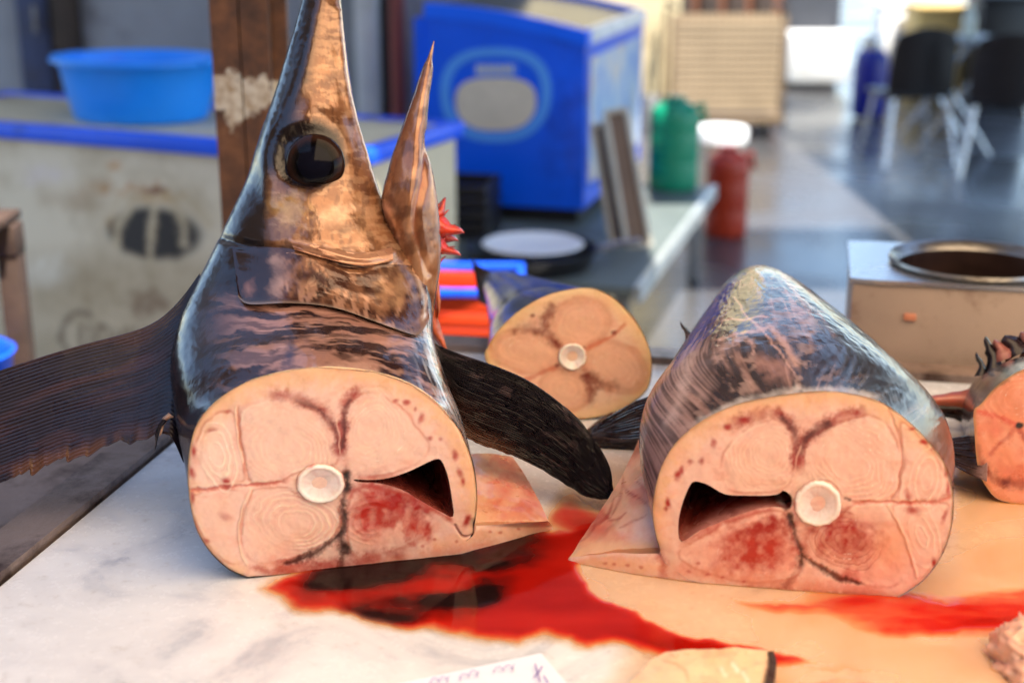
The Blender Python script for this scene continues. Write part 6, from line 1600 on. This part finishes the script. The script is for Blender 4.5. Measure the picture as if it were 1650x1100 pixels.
def chair(name, lab, foot, rz, grp):
    t = thing(name, lab, 'chair', (foot[0], foot[1], 0), grp); cr, sr = cos(rz), sin(rz)
    def L(x, y, z): return (foot[0] + x * cr - y * sr, foot[1] + x * sr + y * cr, z)
    a, b_ = np.meshgrid(np.linspace(-1, 1, 18), np.linspace(0, 1, 14), indexing='ij')
    X = a * (.215 - .03 * b_ ** 3); Y = -.19 - .05 * b_ + .045 * a ** 2; Z = .44 + .42 * b_ - .05 * b_ * a ** 2 * (b_ > .8)
    Pf = np.stack([foot[0] + X * cr - Y * sr, foot[1] + X * sr + Y * cr, Z], -1).reshape(-1, 3); off = np.array([-sr * -1, cr * -1, 0]) * -.012
    Vb_ = np.vstack([Pf, Pf + np.array([-sr, cr, 0]) * .012]); m_, k_ = 18, 14
    bd2 = [i * k_ for i in range(m_)] + [(m_ - 1) * k_ + j for j in range(1, k_)] + [i * k_ + k_ - 1 for i in range(m_ - 2, -1, -1)] + [j for j in range(k_ - 2, 0, -1)]
    mesh('backrest', Vb_, grid_faces(m_, k_).tolist() + (grid_faces(m_, k_)[:, ::-1] + m_ * k_).tolist() + [[bd2[q], bd2[(q + 1) % len(bd2)], bd2[(q + 1) % len(bd2)] + m_ * k_, bd2[q] + m_ * k_] for q in range(len(bd2))], BLK, t, auto=50)
    MB().box(L(0, .01, .44), (.43, .40, .03), rz=rz, bev=.014).build('seat', BLK, t)
    for x in (-1, 1):
        MB().tube([L(x * .17, -.15, .43), L(x * .23, -.24, 0.0)], .014, 10).build('leg', M_STEELBR, t)
        MB().tube([L(x * .17, .15, .43), L(x * .22, .22, 0.0)], .014, 10).build('leg', M_STEELBR, t)
    return t
c1_ = onz(np.array(1462.), np.array(272.), 0); chair('black_chair', 'black shell chair with steel legs beside the blue gas bottle', (c1_[0] + .05, c1_[1] + .25), R(8), 'black chairs at the street end')
c2_ = onz(np.array(1625.), np.array(290.), 0); chair('black_chair', 'black shell chair at the right edge, behind the folding table', (c2_[0], c2_[1] + .22), R(-14), 'black chairs at the street end')
ft = onz(np.array(1556.), np.array(262.), 0); ftb = thing('folding_table', 'grey folding table with crossed steel legs between the black chairs', 'table', (ft[0], ft[1] + .5, 0))
MB().box((ft[0], ft[1] + .55, .72), (.62, .6, .03), bev=.01).build('tabletop', M_GREYPL, ftb)
for y in (.30, .80):
    for s_ in (-1, 1): MB().tube([(ft[0] - s_ * .24, ft[1] + y + .012 * s_, 0), (ft[0] + s_ * .24, ft[1] + y + .012 * s_, .705)], .012, 8).build('leg', M_STEELBR, ftb)
def clutter(name, lab, cat, u_, vb, vt, w, y, mat, kind='box'):
    p0, p1 = aty(np.array(float(u_)), np.array(float(vb)), np.array(y)), aty(np.array(float(u_)), np.array(float(vt)), np.array(y))
    t = thing(name, lab, cat, (p0[0], y, 0))
    wm = w / FPX * y
    MB().box((p0[0], y + wm / 2, p1[2] / 2), (wm, wm, p1[2]), bev=.03).build('body', mat, t)
    MB().box((p0[0], y + wm / 2, p1[2] + .0205), (wm * 1.06, wm * 1.06, .04), bev=.012).build('lid', mat, t)
clutter('white_cool_box', 'white cool box far behind the blue gas bottle', 'cool box', 1446, 60, 14, 54, 12.5, WH)
clutter('yellow_carton', 'pale yellow carton far behind the black chair', 'carton', 1520, 60, 18, 84, 12.0, simple('yellow_carton', (222, 186, 112), .6))
clutter('dark_bin', 'dark bin in the top right corner behind the chairs', 'bin', 1625, 60, 2, 90, 11.5, M_BLACKPL)
bt = aty(np.array(1580.), np.array(45.), np.array(9.2))
tt = thing('glass_bottle', 'pale glass bottle standing on the folding table', 'bottle', (ft[0] + .1, ft[1] + .5, .735))
MB().lathe([(.00005, 0), (.04, 0), (.042, .01), (.042, .13), (.016, .18), (.015, .23), (.018, .232), (.018, .245), (.00005, .246)], (ft[0] + .1, ft[1] + .5, .7352), 24).build('body', simple('pale_glass', (190, 200, 190), .1), tt)
MB().lathe([(.0185, 0), (.0185, .02), (.00005, .021)], (ft[0] + .1, ft[1] + .5, .7352 + .2465), 16).build('cap', simple('orange_cap', (200, 90, 50), .4), tt)
